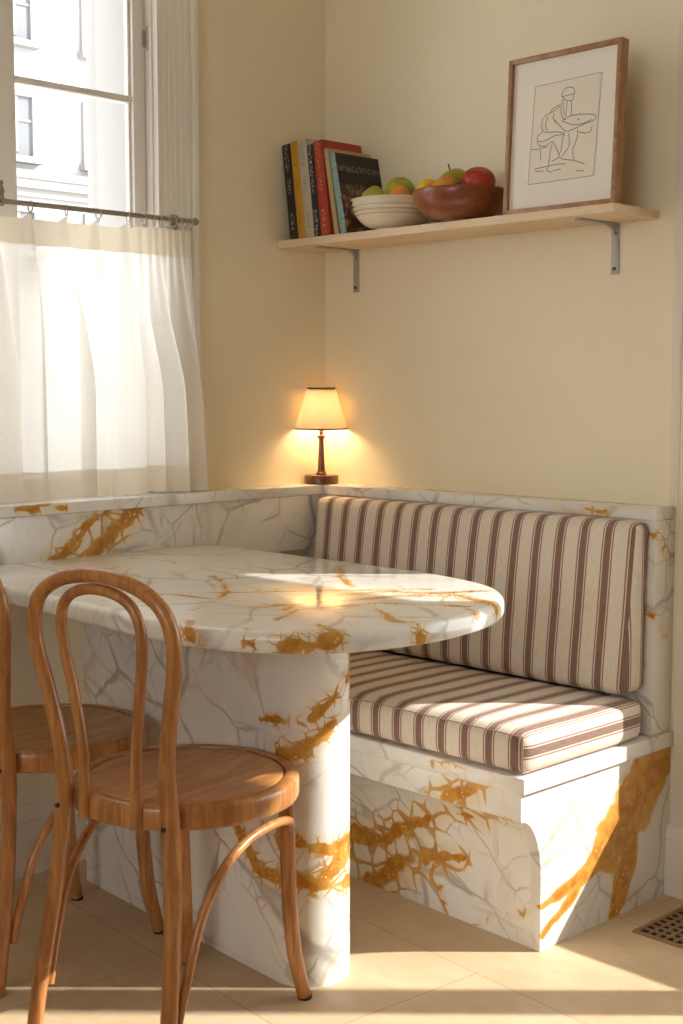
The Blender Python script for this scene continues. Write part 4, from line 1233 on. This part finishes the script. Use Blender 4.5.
# ------------------------------------------------------------------ building across the street
def facade():
    t = root('apartment_building', (-24, 12, -6), 'pale stone building across the street, seen through the window', 'building')
    q = NT('facade_stucco'); P = q.pos()
    c = q.mix(q.step(q.noise(P, 0.6, 4), 0.3, 0.7), lin(158, 158, 157), lin(150, 149, 148))
    ms = q.surf(q.principled(c, 0.9))
    mg = plain('facade_window_glass', lin(108, 110, 114), 0.3, 0, 0.1, 1)
    mf = plain('facade_trim_stone', lin(134, 131, 127), 0.8)
    X0 = -24.0
    zr = [1.44 - 2.52 * k for k in (3, 2, 1)] + [1.44 + 2.52 * k for k in range(0, 6)]
    zr = [6.48 + 2.52 * k for k in range(-4, 5)]
    ys = [13.07 + 2.2 * k for k in range(-9, 7)]
    ww, hh = 0.76, 1.22
    bm = BM()
    box(bm, (X0 - 4, -12, -7), (X0, 30, 26))
    link_mesh('wall', bm, ms, t, smooth=False)
    bm = BM()
    for zc in (6.32, 16.4):
        box(bm, (X0, -12, zc - 0.42), (X0 + 0.26, 30, zc - 0.24)); box(bm, (X0, -12, zc - 0.62), (X0 + 0.22, 30, zc - 0.42))
        box(bm, (X0, -12, zc - 0.80), (X0 + 0.12, 30, zc - 0.62))
        box(bm, (X0, -12, zc - 1.45), (X0 + 0.10, 30, zc - 1.33)); box(bm, (X0, -12, zc - 2.1), (X0 + 0.06, 30, zc - 2.0))
    link_mesh('cornice', bm, mf, t, smooth=False)
    first = None
    for z in zr[3:8]:
        for y in ys[5:14]:
            if first is None:
                bm = BM()
                box(bm, (0, -0.10, -0.10), (0.09, 0.0, hh + 0.10)); box(bm, (0, ww, -0.10), (0.09, ww + 0.10, hh + 0.10))
                box(bm, (0, 0, hh), (0.09, ww, hh + 0.10)); box(bm, (0, -0.18, -0.24), (0.24, ww + 0.18, -0.10))
                box(bm, (0, ww / 2 - 0.035, 0), (0.05, ww / 2 + 0.035, hh)); box(bm, (0, 0, hh * 0.55), (0.05, ww, hh * 0.55 + 0.06))
                first = link_mesh('window_frame', bm, mf, t, loc=(X0, y, z) if False else None, smooth=False, local=True)
                bm = BM(); box(bm, (0.0, 0, -0.10), (0.02, ww, hh)); g = link_mesh('window_pane', bm, mg, first, smooth=False, local=True)
                g.parent = first
                o = first
            else:
                o = first.copy(); COL.objects.link(o); g2 = g.copy(); COL.objects.link(g2); g2.parent = o
            o.parent = t
            o.location = (Vector((X0, y, z)) - Vector(t['_o'])) * S
facade()

# ------------------------------------------------------------------ light
sd = Vector((math.cos(rad(34)) * 0.7071, math.cos(rad(34)) * 0.7071, math.sin(rad(34))))   # towards the sun
sl = bpy.data.lights.new('sun', 'SUN'); sl.energy = 5.6; sl.color = (1.0, 0.95, 0.88); sl.angle = rad(0.9)
so = bpy.data.objects.new('sun', sl); COL.objects.link(so)
so.rotation_euler = sd.to_track_quat('Z', 'Y').to_euler()
so.location = (6, 6, 6)
wd = bpy.data.worlds.new('sky'); scene.world = wd; wd.use_nodes = True
bg = wd.node_tree.nodes['Background']
bg.inputs[0].default_value = (0.99, 0.98, 0.97, 1); bg.inputs[1].default_value = 2.8

# ------------------------------------------------------------------ camera
f, yaw, pitch = 1362.2678, 0.7965, -0.0914
cam = bpy.data.cameras.new('camera'); co = bpy.data.objects.new('camera', cam); COL.objects.link(co)
cam.sensor_fit = 'VERTICAL'; cam.sensor_height = 24.0; cam.lens = f * 24.0 / 1024
co.location = Vector((3.08662, -2.94893, 1.28075)) * S
co.rotation_euler = (math.pi / 2 + pitch, 0, yaw)
cam.clip_end = 200
scene.camera = co
scene.view_settings.view_transform = 'Standard'
scene.view_settings.look = 'None'
scene.view_settings.exposure = 0.68
scene.view_settings.gamma = 1.0
scene.view_settings.use_curve_mapping = False
scene.cycles.use_denoising = True
scene.cycles.max_bounces = 10
scene.cycles.diffuse_bounces = 6
scene.cycles.transparent_max_bounces = 12
scene.cycles.sample_clamp_indirect = 6.0
for o in bpy.data.objects:
    if '_o' in o: del o['_o']
